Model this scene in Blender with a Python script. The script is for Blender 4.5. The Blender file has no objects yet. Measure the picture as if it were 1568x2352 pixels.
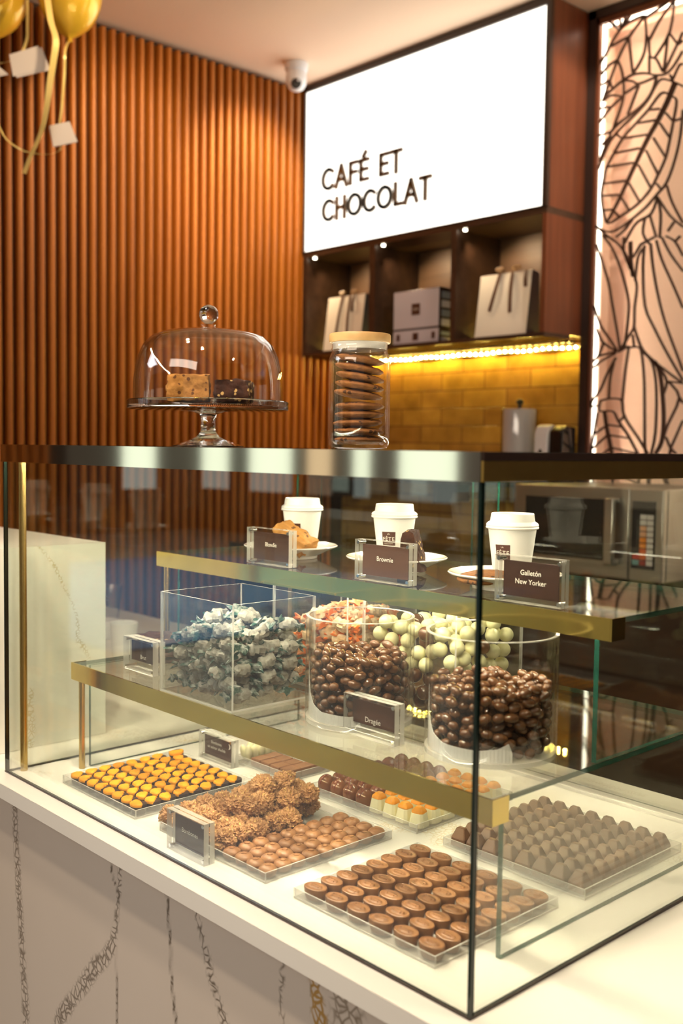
import bpy, math, random
import numpy as np
from mathutils import Vector, Matrix, noise

# ------------------------------------------------------------------ camera, world, lights, exposure
SC = bpy.context.scene
COL = SC.collection
CZ = 0.9                                   # the counter top stands 0.9 m above the floor; "counter space" has z = 0 there
R_ = math.radians

ROLL, PITCH, YAW = 0.01353, -0.06199, -0.82197
fw = Vector((math.cos(PITCH)*math.sin(YAW), math.cos(PITCH)*math.cos(YAW), math.sin(PITCH)))
rt0 = Vector((math.cos(YAW), -math.sin(YAW), 0))
up0 = rt0.cross(fw)
rt = math.cos(ROLL)*rt0 + math.sin(ROLL)*up0
up = -math.sin(ROLL)*rt0 + math.cos(ROLL)*up0
cam = bpy.data.cameras.new('camera')
cam.sensor_width = 36.0
cam.lens = 2378.0/2352.0*36.0
cam.clip_start = 0.02
cam.dof.use_dof = True
cam.dof.focus_distance = 1.36
cam.dof.aperture_fstop = 4.6
camo = bpy.data.objects.new('camera', cam)
COL.objects.link(camo)
camo.matrix_world = Matrix(((rt.x, up.x, -fw.x, 1.4880), (rt.y, up.y, -fw.y, -0.6875), (rt.z, up.z, -fw.z, 0.5021+CZ), (0, 0, 0, 1)))
SC.camera = camo
SC.view_settings.view_transform = 'Standard'
SC.view_settings.look = 'None'
SC.view_settings.gamma = 1.0
SC.view_settings.exposure = 0.12
SC.view_settings.use_curve_mapping = False
SC.cycles.max_bounces = 10
SC.cycles.diffuse_bounces = 4
SC.cycles.glossy_bounces = 5
SC.cycles.transmission_bounces = 6
SC.cycles.transparent_max_bounces = 48
SC.cycles.caustics_reflective = False
SC.cycles.caustics_refractive = False
SC.cycles.sample_clamp_indirect = 6.0
SC.cycles.use_denoising = True

W = bpy.data.worlds.new('mall_ambience')
SC.world = W
W.use_nodes = True
wn = W.node_tree.nodes['Background']
wn.inputs[0].default_value = (0.95, 0.80, 0.68, 1)
wn.inputs[1].default_value = 0.22

def spot(name, loc, aim, power, angle, blend=0.6, size=0.04, color=(1, .82, .62)):
    l = bpy.data.lights.new(name, 'SPOT')
    l.energy = power; l.spot_size = R_(angle); l.spot_blend = blend; l.shadow_soft_size = size; l.color = color
    o = bpy.data.objects.new(name, l); COL.objects.link(o)
    p = Vector((loc[0], loc[1], loc[2]+CZ)); t = Vector((aim[0], aim[1], aim[2]+CZ))
    o.location = p; o.rotation_euler = (t-p).to_track_quat('-Z', 'Y').to_euler()
    return o

# ceiling downlights of the shop
spot('ceiling_downlight', (0.9, -0.55, 1.86), (0.75, 0.05, 0), 88, 75)
spot('ceiling_downlight', (0.1, -0.35, 1.86), (0.1, 0.1, 0), 78, 75)
spot('ceiling_downlight', (1.35, 0.25, 1.86), (1.15, 0.1, 0), 14, 60)
spot('ceiling_downlight', (-0.5, 0.9, 1.86), (-1.66, 1.0, 1.40), 26, 66, color=(1, .72, .42))
spot('ceiling_downlight', (-0.7, 1.55, 1.86), (-1.66, 1.5, 1.45), 11, 66, color=(1, .72, .42))
spot('ceiling_downlight', (-1.12, 1.62, 1.87), (-1.66, 1.74, 1.36), 52, 70, .8, color=(1, .74, .42))
spot('ceiling_downlight', (-1.0, 1.05, 1.87), (-1.66, 1.2, 1.38), 24, 70, .9, color=(1, .74, .42))
spot('ceiling_downlight', (0.05, 1.75, 1.86), (-0.48, 2.06, 1.45), 22, 46, blend=0.25)

def area(name, loc, aim, power, sx, sy, color):
    l = bpy.data.lights.new(name, 'AREA'); l.shape = 'RECTANGLE'; l.size = sx; l.size_y = sy; l.energy = power; l.color = color
    o = bpy.data.objects.new(name, l); COL.objects.link(o); p = Vector((loc[0], loc[1], loc[2]+CZ)); t = Vector((aim[0], aim[1], aim[2]+CZ))
    o.location = p; o.rotation_euler = (t-p).to_track_quat('-Z', 'Y').to_euler(); return o
spot('ceiling_downlight', (2.3, 0.5, 1.87), (.92, 0.4, 0.40), 26, 40, .6)  # extra lamp added on the right to brighten the case's brass side rim
area('hall_fill_light', (-7.0, -5.2, 3.6), (-7.0, -5.1, 0), 420, 4, 4, (.90, .95, 1))  # unseen light added to brighten the hall floor mirrored in the glass
area('shop_front_light', (1.0, -3.2, 2.2), (0.3, 0.4, .6), 42, 3, .6, (1, .84, .68))

# ------------------------------------------------------------------ materials
def lin(c):
    return tuple(((v/255)/12.92 if v/255 <= .04045 else ((v/255+.055)/1.055)**2.4) for v in c)

class NT:
    def __init__(s, name):
        s.m = bpy.data.materials.new(name); s.m.use_nodes = True
        s.t = s.m.node_tree; s.n = s.t.nodes; s.l = s.t.links
        s.b = s.n['Principled BSDF']; s.out = s.n['Material Output']
    def add(s, kind, **k):
        n = s.n.new(kind)
        for a, v in k.items():
            if isinstance(v, (int, float, str, bool)) and hasattr(n, a): setattr(n, a, v)
        return n
    def link(s, a, b): s.l.new(a, b)

def mat(name, c, rough=.5, metal=0, c2=None, scale=20, detail=4, lo=.35, hi=.65, bump=0, bscale=None, stretch=None, coat=0, sss=0, emit=None, estr=0, spec=None, coords='Object'):
    k = NT(name); b = k.b
    b.inputs['Base Color'].default_value = (*c, 1)
    b.inputs['Roughness'].default_value = rough
    b.inputs['Metallic'].default_value = metal
    if spec is not None: b.inputs['Specular IOR Level'].default_value = spec
    if coat: b.inputs['Coat Weight'].default_value = coat; b.inputs['Coat Roughness'].default_value = .08
    if sss: b.inputs['Subsurface Weight'].default_value = sss; b.inputs['Subsurface Radius'].default_value = (.006, .004, .002); b.inputs['Subsurface Scale'].default_value = 1
    if emit: b.inputs['Emission Color'].default_value = (*emit, 1); b.inputs['Emission Strength'].default_value = estr
    if c2 or bump:
        tc = k.add('ShaderNodeTexCoord'); src = tc.outputs[coords]
        if stretch:
            mp = k.add('ShaderNodeMapping'); mp.inputs['Scale'].default_value = stretch; k.link(src, mp.inputs['Vector']); src = mp.outputs[0]
        if c2:
            nz = k.add('ShaderNodeTexNoise'); nz.inputs['Scale'].default_value = scale; nz.inputs['Detail'].default_value = detail; k.link(src, nz.inputs['Vector'])
            cr = k.add('ShaderNodeValToRGB'); cr.color_ramp.elements[0].position = lo; cr.color_ramp.elements[1].position = hi
            cr.color_ramp.elements[0].color = (*c, 1); cr.color_ramp.elements[1].color = (*c2, 1)
            k.link(nz.outputs[0], cr.inputs[0]); k.link(cr.outputs[0], b.inputs['Base Color'])
        if bump:
            n2 = k.add('ShaderNodeTexNoise'); n2.inputs['Scale'].default_value = bscale or scale; n2.inputs['Detail'].default_value = 6; k.link(src, n2.inputs['Vector'])
            bp = k.add('ShaderNodeBump'); bp.inputs['Strength'].default_value = bump; bp.inputs['Distance'].default_value = .004
            k.link(n2.outputs[0], bp.inputs['Height']); k.link(bp.outputs[0], b.inputs['Normal'])
    return k.m

def clear(name, tint=(1, 1, 1), edge=None, edge_pow=2.5, ior=1.5, rough=0.0, refl=1.0):
    """clear pane: straight transmission with a Fresnel mirror on every face; edge = tint looking along the wall"""
    k = NT(name); k.n.remove(k.b)
    geo = k.add('ShaderNodeNewGeometry')
    ma = k.add('ShaderNodeMath', operation='MULTIPLY_ADD'); ma.inputs[1].default_value = (1/ior - ior); ma.inputs[2].default_value = ior
    k.link(geo.outputs['Backfacing'], ma.inputs[0])
    fr = k.add('ShaderNodeFresnel'); k.link(ma.outputs[0], fr.inputs['IOR'])
    tr = k.add('ShaderNodeBsdfTransparent'); tr.inputs[0].default_value = (*tint, 1)
    gl = k.add('ShaderNodeBsdfGlossy'); gl.inputs['Roughness'].default_value = rough; gl.inputs[0].default_value = (refl, refl, refl, 1)
    if edge:
        lw = k.add('ShaderNodeLayerWeight'); lw.inputs[0].default_value = .5
        pw = k.add('ShaderNodeMath', operation='POWER'); pw.inputs[1].default_value = edge_pow; k.link(lw.outputs['Facing'], pw.inputs[0])
        mx = k.add('ShaderNodeMixRGB'); mx.inputs['Color1'].default_value = (*tint, 1); mx.inputs['Color2'].default_value = (*edge, 1)
        k.link(pw.outputs[0], mx.inputs['Fac']); k.link(mx.outputs['Color'], tr.inputs[0])
    ms = k.add('ShaderNodeMixShader'); k.link(fr.outputs[0], ms.inputs[0]); k.link(tr.outputs[0], ms.inputs[1]); k.link(gl.outputs[0], ms.inputs[2])
    k.link(ms.outputs[0], k.out.inputs['Surface'])
    return k.m

def half(name, c, amount=.5, rough=.1):
    """cut edge of a clear sheet: partly lets light straight through, partly shows its own colour"""
    k = NT(name); k.b.inputs['Base Color'].default_value = (*c, 1); k.b.inputs['Roughness'].default_value = rough
    tr = k.add('ShaderNodeBsdfTransparent')
    ms = k.add('ShaderNodeMixShader'); ms.inputs[0].default_value = amount
    k.link(tr.outputs[0], ms.inputs[1]); k.link(k.b.outputs[0], ms.inputs[2]); k.link(ms.outputs[0], k.out.inputs['Surface'])
    return k.m

def emis(name, c, s):
    k = NT(name); k.n.remove(k.b)
    e = k.add('ShaderNodeEmission'); e.inputs[0].default_value = (*c, 1); e.inputs[1].default_value = s
    k.link(e.outputs[0], k.out.inputs['Surface']); return k.m

def wood(name, c1, c2, axis='Z', scale=9, rough=.4, coat=0):
    st = {'X': (.06, 1, 1), 'Y': (1, .06, 1), 'Z': (1, 1, .06)}[axis]
    return mat(name, c1, rough, c2=c2, scale=scale*4, detail=6, lo=.3, hi=.72, stretch=st, bump=.08, bscale=scale*8, coat=coat)

def marble(name, base, vein, mask_scale=170., gold=None, fmax=.13):
    """white stone; the mesh attribute 'vein' says where its veins run, the crackle inside comes from a cell pattern"""
    k = NT(name); b = k.b
    b.inputs['Roughness'].default_value = .28
    tc = k.add('ShaderNodeTexCoord')
    at = k.add('ShaderNodeAttribute'); at.attribute_name = 'vein'
    ah = k.add('ShaderNodeAttribute'); ah.attribute_name = 'vein_hue'
    nz = k.add('ShaderNodeTexNoise'); nz.inputs['Scale'].default_value = 30; k.link(tc.outputs['Object'], nz.inputs['Vector'])
    ad = k.add('ShaderNodeVectorMath', operation='MULTIPLY_ADD'); ad.inputs[1].default_value = (.02, .02, .02)
    k.link(nz.outputs['Color'], ad.inputs[0]); k.link(tc.outputs['Object'], ad.inputs[2])
    vo = k.add('ShaderNodeTexVoronoi', feature='DISTANCE_TO_EDGE'); vo.inputs['Scale'].default_value = mask_scale
    k.link(ad.outputs[0], vo.inputs['Vector'])
    mr = k.add('ShaderNodeMapRange'); mr.inputs['From Min'].default_value = .02; mr.inputs['From Max'].default_value = fmax; mr.inputs['To Min'].default_value = 1; mr.inputs['To Max'].default_value = .0
    k.link(vo.outputs['Distance'], mr.inputs['Value'])
    mu = k.add('ShaderNodeMath', operation='MULTIPLY'); k.link(mr.outputs[0], mu.inputs[0]); k.link(at.outputs['Fac'], mu.inputs[1])
    asd = k.add('ShaderNodeAttribute'); asd.attribute_name = 'vein_solid'
    sm = k.add('ShaderNodeMath', operation='MULTIPLY_ADD'); sm.inputs[1].default_value = .85; k.link(mu.outputs[0], sm.inputs[0]); k.link(asd.outputs['Fac'], sm.inputs[2])
    cl = k.add('ShaderNodeMath', operation='MULTIPLY'); cl.inputs[1].default_value = 1; cl.use_clamp = True; k.link(sm.outputs[0], cl.inputs[0])
    vc = k.add('ShaderNodeMixRGB'); vc.inputs['Color1'].default_value = (*vein, 1); vc.inputs['Color2'].default_value = (*(gold or vein), 1)
    k.link(ah.outputs['Fac'], vc.inputs['Fac'])
    n2 = k.add('ShaderNodeTexNoise'); n2.inputs['Scale'].default_value = 5; k.link(tc.outputs['Object'], n2.inputs['Vector'])
    bc = k.add('ShaderNodeMixRGB'); bc.inputs['Color1'].default_value = (*base, 1); bc.inputs['Color2'].default_value = (base[0]*.93, base[1]*.92, base[2]*.9, 1)
    k.link(n2.outputs[0], bc.inputs['Fac'])
    mx = k.add('ShaderNodeMixRGB'); k.link(cl.outputs[0], mx.inputs['Fac']); k.link(bc.outputs['Color'], mx.inputs['Color1']); k.link(vc.outputs['Color'], mx.inputs['Color2'])
    k.link(mx.outputs['Color'], b.inputs['Base Color'])
    return k.m

def tiles_mat():
    k = NT('glazed_ochre_tile'); b = k.b
    b.inputs['Roughness'].default_value = .13
    tc = k.add('ShaderNodeTexCoord'); mp = k.add('ShaderNodeMapping')
    mp.inputs['Rotation'].default_value = (R_(90), 0, 0); k.link(tc.outputs['Object'], mp.inputs['Vector'])
    br = k.add('ShaderNodeTexBrick'); br.inputs['Scale'].default_value = 1; br.inputs['Brick Width'].default_value = .205; br.inputs['Row Height'].default_value = .0655
    br.inputs['Mortar Size'].default_value = .0022; br.inputs['Mortar Smooth'].default_value = .2
    br.inputs['Color1'].default_value = (.62, .36, .07, 1); br.inputs['Color2'].default_value = (.46, .24, .05, 1); br.inputs['Mortar'].default_value = (.22, .10, .03, 1)
    k.link(mp.outputs[0], br.inputs['Vector'])
    nz = k.add('ShaderNodeTexNoise'); nz.inputs['Scale'].default_value = 14; nz.inputs['Detail'].default_value = 4; k.link(tc.outputs['Object'], nz.inputs['Vector'])
    mx = k.add('ShaderNodeMixRGB'); mx.blend_type = 'MULTIPLY'; mx.inputs['Fac'].default_value = .55
    cr = k.add('ShaderNodeValToRGB'); cr.color_ramp.elements[0].color = (.45, .4, .35, 1); cr.color_ramp.elements[0].position = .3; cr.color_ramp.elements[1].position = .65
    k.link(nz.outputs[0], cr.inputs[0]); k.link(br.outputs['Color'], mx.inputs['Color1']); k.link(cr.outputs[0], mx.inputs['Color2']); k.link(mx.outputs['Color'], b.inputs['Base Color'])
    su = k.add('ShaderNodeMath', operation='SUBTRACT'); k.link(nz.outputs[0], su.inputs[0]); k.link(br.outputs['Fac'], su.inputs[1])
    bp = k.add('ShaderNodeBump'); bp.inputs['Strength'].default_value = .5; bp.inputs['Distance'].default_value = .004; k.link(su.outputs[0], bp.inputs['Height']); k.link(bp.outputs[0], b.inputs['Normal'])
    return k.m

def spotted(name, base, base2, spot_c, scale=160, amount=.14, rough=.6, bump=.5, spec=.25):
    """crumbly food with lighter bits in it"""
    k = NT(name); b = k.b; b.inputs['Roughness'].default_value = rough; b.inputs['Specular IOR Level'].default_value = spec
    tc = k.add('ShaderNodeTexCoord')
    nz = k.add('ShaderNodeTexNoise'); nz.inputs['Scale'].default_value = scale*.6; nz.inputs['Detail'].default_value = 5; k.link(tc.outputs['Object'], nz.inputs['Vector'])
    cr = k.add('ShaderNodeValToRGB'); cr.color_ramp.elements[0].position = .35; cr.color_ramp.elements[1].position = .65
    cr.color_ramp.elements[0].color = (*base, 1); cr.color_ramp.elements[1].color = (*base2, 1); k.link(nz.outputs[0], cr.inputs[0])
    vo = k.add('ShaderNodeTexVoronoi'); vo.inputs['Scale'].default_value = scale; k.link(tc.outputs['Object'], vo.inputs['Vector'])
    sp = k.add('ShaderNodeSeparateColor'); k.link(vo.outputs['Color'], sp.inputs[0])
    th = k.add('ShaderNodeMath', operation='LESS_THAN'); th.inputs[1].default_value = amount; k.link(sp.outputs[0], th.inputs[0])
    dd = k.add('ShaderNodeMath', operation='LESS_THAN'); dd.inputs[1].default_value = .42; k.link(vo.outputs['Distance'], dd.inputs[0])
    mm = k.add('ShaderNodeMath', operation='MULTIPLY'); k.link(th.outputs[0], mm.inputs[0]); k.link(dd.outputs[0], mm.inputs[1])
    mx = k.add('ShaderNodeMixRGB'); k.link(mm.outputs[0], mx.inputs['Fac']); k.link(cr.outputs[0], mx.inputs['Color1']); mx.inputs['Color2'].default_value = (*spot_c, 1)
    k.link(mx.outputs['Color'], b.inputs['Base Color'])
    bp = k.add('ShaderNodeBump'); bp.inputs['Strength'].default_value = bump; bp.inputs['Distance'].default_value = .003; k.link(nz.outputs[0], bp.inputs['Height']); k.link(bp.outputs[0], b.inputs['Normal'])
    return k.m

M = dict(
    slat=wood('orange_stained_slat', (.45, .150, .015), (.32, .092, .008), 'Z', 10, .45),
    slat_back=mat('dark_slat_backing', (.022, .010, .006), .8),
    ceiling=mat('painted_plaster_ceiling', (.92, .70, .53), .9, bump=.35, bscale=120),
    floor=mat('dark_floor_tile', (.16, .14, .12), .35, c2=(.12, .10, .09), scale=3),
    hall=mat('beige_hall_floor', (.34, .29, .22), .35, c2=(.28, .24, .18), scale=2),
    bluepatch=mat('blue_reflection_patch', (.15, .28, .42), .9),  # added blue patch, there only for its reflection in the front glass
    hallwall=mat('dark_hall_wall', (.055, .035, .025), .6),
    shopwin=emis('reflection_panel', (.90, 1, .90), 1.15), reflpanel2=emis('warm_reflection_panel', (1, .74, .50), .75),  # glowing panels added for the polished front rim to mirror
    darkwood=wood('dark_stained_wood', (.060, .030, .018), (.036, .018, .011), 'X', 9, .38),
    redwood=wood('red_brown_wood', (.20, .060, .026), (.13, .036, .016), 'Z', 9, .35),
    veneer=wood('cubby_veneer', (.19, .105, .052), (.13, .07, .034), 'X', 8, .45),
    black=mat('matt_black', (.012, .011, .010), .45),
    blackgloss=mat('gloss_black', (.010, .010, .010), .08),
    frame=mat('dark_brown_metal', (.035, .020, .016), .35),
    lattice=mat('dark_brown_cut_metal', (.055, .022, .012), .5),
    border=wood('brown_border', (.17, .048, .016), (.12, .032, .010), 'Z', 9, .5),
    screen_back=mat('pale_pink_backing', (.80, .56, .44), .75),
    sign=emis('lit_sign_face', (1, .92, .80), 2.7),
    ledw=emis('warm_white_led', (1, .87, .64), 14.0), ledhidden=emis('hidden_screen_led', (1, .82, .58), 100.0), ledthin=emis('screen_led_edge', (1, .90, .72), 5.0),
    ledcase=emis('case_led', (1, .90, .68), 148.0),
    ledy=emis('amber_led', (1, .70, .13), 330.0),
    letter=mat('bronze_lettering', (.10, .055, .018), .4),
    tile=tiles_mat(),
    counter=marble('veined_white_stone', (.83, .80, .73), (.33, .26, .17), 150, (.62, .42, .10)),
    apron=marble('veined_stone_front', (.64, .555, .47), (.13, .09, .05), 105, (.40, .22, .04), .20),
    glass=clear('clear_case_glass', (.955, .97, .945)), shelfglass=clear('clear_shelf_glass', (.985, .995, .98)),
    glass_edge=half('green_glass_edge', (.014, .085, .058), .86, .08),
    joint=mat('dark_glass_joint', (.006, .016, .012), .12),
    seal=mat('dark_joint', (.030, .018, .014), .4),
    brass=mat('polished_brass', (.90, .68, .20), .12, 1),
    satin=mat('satin_brass', (.86, .62, .20), .36, 1), brush=mat('brushed_brass', (.84, .60, .22), .26, 1),
    rim=mat('polished_champagne_metal', (.88, .84, .66), .05, 1),
    acry=clear('clear_acrylic', (.985, .985, .98), edge=(.80, .80, .76), edge_pow=4),
    acry_edge=half('polished_acrylic_edge', (.86, .84, .76), .55, .06),
    acry_tray=half('acrylic_tray_wall', (.80, .78, .74), .22, .05),
    dome=clear('clear_blown_glass', (.99, .985, .98), edge=(.50, .40, .33), edge_pow=7),
    jarglass=clear('clear_jar_glass', (.985, .98, .975), edge=(.66, .60, .52), edge_pow=8),
    card=mat('dark_brown_card', (.075, .029, .018), .45),
    cream=mat('cream_print', (.86, .80, .70), .5),
    steelball=mat('bright_magnet', (.9, .9, .88), .12, 1),
    white=mat('white_paper', (.84, .82, .77), .55),
    lidw=mat('white_plastic_lid', (.86, .84, .80), .35),
    china=mat('white_china', (.84, .82, .78), .12, coat=.5),
    darkchoc=mat('dark_chocolate', (.030, .014, .009), .32, c2=(.042, .021, .013), scale=60),
    milk=mat('milk_chocolate', (.37, .170, .066), .36, c2=(.30, .132, .050), scale=120, bump=.12, bscale=300),
    oval=mat('milk_chocolate_oval', (.32, .145, .056), .36, c2=(.26, .112, .042), scale=120, bump=.15, bscale=260),
    truf=mat('glossy_milk_chocolate', (.25, .098, .044), .16, c2=(.20, .076, .034), scale=40, coat=.4),
    pyr=mat('satin_dark_milk_chocolate', (.175, .082, .037), .30, c2=(.14, .064, .029), scale=60),
    drag=mat('glazed_chocolate', (.165, .069, .027), .14, c2=(.130, .052, .020), scale=70, coat=.6),
    yellow=mat('yellow_orange_coating', (.85, .335, .003), .5, bump=.2, spec=.3, bscale=260),
    orange=mat('orange_coating', (.88, .34, .010), .35),
    ivory=mat('ivory_white_chocolate', (.92, .86, .56), .35),
    ivoryball=mat('pale_yellow_sugar_shell', (.93, .89, .50), .28, coat=.3),
    bar=mat('milk_bar_chocolate', (.25, .11, .052), .4),
    red=mat('raspberry_stripe', (.20, .016, .022), .4),
    roch=spotted('crunchy_milk_chocolate', (.54, .29, .125), (.38, .185, .072), (.72, .48, .15), 430, .14, .42, .6),
    blond=spotted('blondie_crumb', (.55, .27, .07), (.42, .19, .045), (.16, .065, .02), 150, .14, .75, .8),
    brown=spotted('nutty_brownie_crumb', (.060, .022, .012), (.035, .014, .009), (.58, .38, .14), 150, .18, .8, .8),
    slab=spotted('dark_nut_chocolate', (.070, .034, .024), (.045, .022, .016), (.62, .45, .22), 190, .10, .45, .3),
    cookie=spotted('baked_cookie', (.30, .125, .036), (.20, .080, .024), (.07, .030, .014), 140, .12, .8, .9),
    bamboo=wood('pale_bamboo', (.47, .28, .11), (.38, .21, .075), 'X', 14, .5),
    gasket=half('clear_silicone', (.75, .72, .68), .5, .3),
    wrapg=mat('grey_printed_wax_paper', (.46, .445, .39), .5, c2=(.15, .125, .095), scale=62, detail=6, lo=.44, hi=.74, bump=.5, bscale=150),
    wrapteal=mat('teal_wrapper_end', (.026, .095, .075), .45, c2=(.46, .48, .44), scale=110, lo=.46, hi=.66, bump=.4, bscale=200),
    wrapo=mat('cream_wax_paper', (.80, .62, .42), .5, c2=(.50, .26, .08), scale=70, detail=6, lo=.45, hi=.72, bump=.5, bscale=150),
    wrapend=mat('orange_wrapper_end', (.92, .20, .012), .45, c2=(.90, .48, .22), scale=120, lo=.5, hi=.62),
    steel=mat('brushed_stainless', (.50, .47, .43), .32, 1, bump=.05, bscale=200, stretch=(.05, 1, 1)),
    greyp=mat('grey_plastic', (.33, .31, .29), .4),
    balloon=mat('pearl_gold_latex', (.86, .56, .05), .25, .25, coat=.5),
    ribbon=mat('gold_ribbon', (.94, .74, .27), .3, .15),
    tagp=mat('pale_tag_card', (.84, .77, .74), .6),
    bag=mat('cream_paper_bag', (.82, .77, .68), .6),
    bagside=mat('dark_grey_bag_gusset', (.09, .095, .12), .6),
    bagrib=mat('brown_satin_ribbon', (.105, .050, .030), .35),
    knot=mat('tan_bow', (.38, .22, .08), .4),
    boxw=mat('pale_lilac_box_card', (.62, .60, .68), .5),
    blue=mat('slate_blue_card', (.25, .30, .40), .5),
    camwhite=mat('white_camera_shell', (.80, .80, .84), .3),
    lens=mat('camera_dark_lens', (.035, .030, .030), .12),
    paperroll=mat('paper_roll_white', (.74, .72, .72), .9),
    clearp=clear('clear_plastic', (.96, .96, .96), edge=(.5, .5, .5), edge_pow=3),
    bwhite=mat('oven_button_white', (.70, .66, .62), .5), bpeach=mat('oven_button_peach', (.80, .42, .22), .5), borange=mat('oven_button_orange', (.85, .27, .02), .5),
    bred=mat('oven_button_red', (.65, .05, .03), .5), bdred=mat('oven_button_dark_red', (.30, .03, .02), .5), bteal=mat('oven_button_teal', (.20, .42, .42), .5),
    bmix=mat('oven_button_vermilion', (.80, .14, .02), .5),
    jarband=mat('white_pleated_band', (.88, .86, .82), .6),
)

# ------------------------------------------------------------------ mesh builder
class G:
    def __init__(s): s.v = []; s.f = []; s.mi = []; s.cur = 0
    def add(s, vs, fs):
        o = len(s.v); s.v += [tuple(p) for p in vs]
        for f in fs: s.f.append([o+i for i in f]); s.mi.append(s.cur)
        return s
    def mat(s, i): s.cur = i; return s
    def box(s, a, b):
        x0, y0, z0 = a; x1, y1, z1 = b
        return s.add([(x0,y0,z0),(x1,y0,z0),(x1,y1,z0),(x0,y1,z0),(x0,y0,z1),(x1,y0,z1),(x1,y1,z1),(x0,y1,z1)],
                     [(0,3,2,1),(4,5,6,7),(0,1,5,4),(1,2,6,5),(2,3,7,6),(3,0,4,7)])
    def pane(s, a, b, face=0, edge=1):
        """a sheet: its two large faces take material `face`, the four cut edges `edge`"""
        d = [b[i]-a[i] for i in range(3)]; k = d.index(min(d))
        o = len(s.f); s.box(a, b)
        big = {2: (0, 1), 1: (2, 4), 0: (3, 5)}[k]
        for i in range(6): s.mi[o+i] = face if i in big else edge
        return s
    def lathe(s, prof, n=32, c=(0, 0, 0), sx=1, sy=1, a0=0.0):
        vs = []; fs = []; rings = []
        for r, z in prof:
            if r <= 1e-6: rings.append([len(vs)]); vs.append((c[0], c[1], c[2]+z))
            else:
                rings.append(list(range(len(vs), len(vs)+n)))
                for i in range(n):
                    t = a0+2*math.pi*i/n; vs.append((c[0]+r*sx*math.cos(t), c[1]+r*sy*math.sin(t), c[2]+z))
        for A, B in zip(rings, rings[1:]):
            for i in range(n):
                j = (i+1) % n
                if len(A) == 1 and len(B) == 1: continue
                if len(A) == 1: fs.append((A[0], B[j], B[i]))
                elif len(B) == 1: fs.append((A[i], A[j], B[0]))
                else: fs.append((A[i], A[j], B[j], B[i]))
        return s.add(vs, fs)
    def cyl(s, c, r, h, n=24): return s.lathe([(0, 0), (r, 0), (r, h), (0, h)], n, c)
    def ell(s, c, r, nu=12, nv=8, rot=None):
        prof = [(math.sin(math.pi*i/nv), -math.cos(math.pi*i/nv)) for i in range(nv+1)]
        g = G(); g.lathe([(max(0, a) if 0 < i < nv else 0, b) for i, (a, b) in enumerate(prof)], nu)
        vs = [Vector((p[0]*r[0], p[1]*r[1], p[2]*r[2])) for p in g.v]
        if rot is not None: vs = [rot @ p for p in vs]
        return s.add([(p[0]+c[0], p[1]+c[1], p[2]+c[2]) for p in vs], g.f)
    def tube(s, pts, r, n=8, cap=True):
        pts = [Vector(p) for p in pts]; rs = r if isinstance(r, (list, tuple)) else [r]*len(pts)
        vs = []; fs = []; u = None
        for i, p in enumerate(pts):
            d = (pts[min(i+1, len(pts)-1)]-pts[max(i-1, 0)]).normalized()
            if u is None: u = d.cross(Vector((0, 0, 1)) if abs(d.z) < .9 else Vector((1, 0, 0))).normalized()
            else: u = (u-d*u.dot(d)).normalized()
            w = d.cross(u)
            for k in range(n):
                t = 2*math.pi*k/n; q = p+(u*math.cos(t)+w*math.sin(t))*rs[i]; vs.append(tuple(q))
        for i in range(len(pts)-1):
            for k in range(n):
                j = (k+1) % n; fs.append((i*n+k, i*n+j, (i+1)*n+j, (i+1)*n+k))
        if cap: fs.append(tuple(range(n))[::-1]); fs.append(tuple(range((len(pts)-1)*n, len(pts)*n)))
        return s.add(vs, fs)
    def prism(s, poly, z0, z1, axis='z'):
        """poly extruded; axis 'z': poly is (x,y); axis 'y': poly is (x,z) from y=z0 to z1; axis 'x': poly is (y,z)"""
        def P(a, b, c): return {'z': (a, b, c), 'y': (a, c, b), 'x': (c, a, b)}[axis]
        n = len(poly); vs = [P(a, b, z0) for a, b in poly]+[P(a, b, z1) for a, b in poly]
        fs = [tuple(range(n)), tuple(range(n, 2*n))]+[(i, (i+1) % n, n+(i+1) % n, n+i) for i in range(n)]
        return s.add(vs, fs)
    def strip(s, pts, dirs, w, th):
        """a ribbon: centre points, width directions, width, thickness"""
        pts = [Vector(p) for p in pts]; n = len(pts); vs = []; fs = []
        for i, p in enumerate(pts):
            t = (pts[min(i+1, n-1)]-pts[max(i-1, 0)]).normalized(); d = Vector(dirs[i] if isinstance(dirs, list) else dirs); d = (d-t*d.dot(t)).normalized(); k = t.cross(d)
            ww = w[i] if isinstance(w, list) else w
            for a, b in ((-1, -1), (1, -1), (1, 1), (-1, 1)): vs.append(tuple(p+d*a*ww/2+k*b*th/2))
        for i in range(n-1):
            for a in range(4):
                b = (a+1) % 4; fs.append((4*i+a, 4*i+b, 4*i+4+b, 4*i+4+a))
        fs += [(3, 2, 1, 0), (4*n-4, 4*n-3, 4*n-2, 4*n-1)]
        return s.add(vs, fs)
    def xf(s, m):
        s.v = [tuple(m @ Vector(p)) for p in s.v]; return s
    def merge(s, g): 
        k = s.cur; o = len(s.v); s.v += g.v
        for f, m_ in zip(g.f, g.mi): s.f.append([o+i for i in f]); s.mi.append(m_)
        return s
    def mesh(s, name, mats, smooth=35):
        me = bpy.data.meshes.new(name); me.from_pydata(s.v, [], s.f); me.update()
        for m_ in (mats if isinstance(mats, (list, tuple)) else [mats]): me.materials.append(M[m_] if isinstance(m_, str) else m_)
        if len(me.materials) > 1: me.polygons.foreach_set('material_index', s.mi)
        import bmesh
        bm = bmesh.new(); bm.from_mesh(me); bmesh.ops.recalc_face_normals(bm, faces=bm.faces); bm.to_mesh(me); bm.free()
        if smooth:
            me.polygons.foreach_set('use_smooth', [True]*len(me.polygons)); me.set_sharp_from_angle(angle=R_(smooth))
        return me
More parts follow.
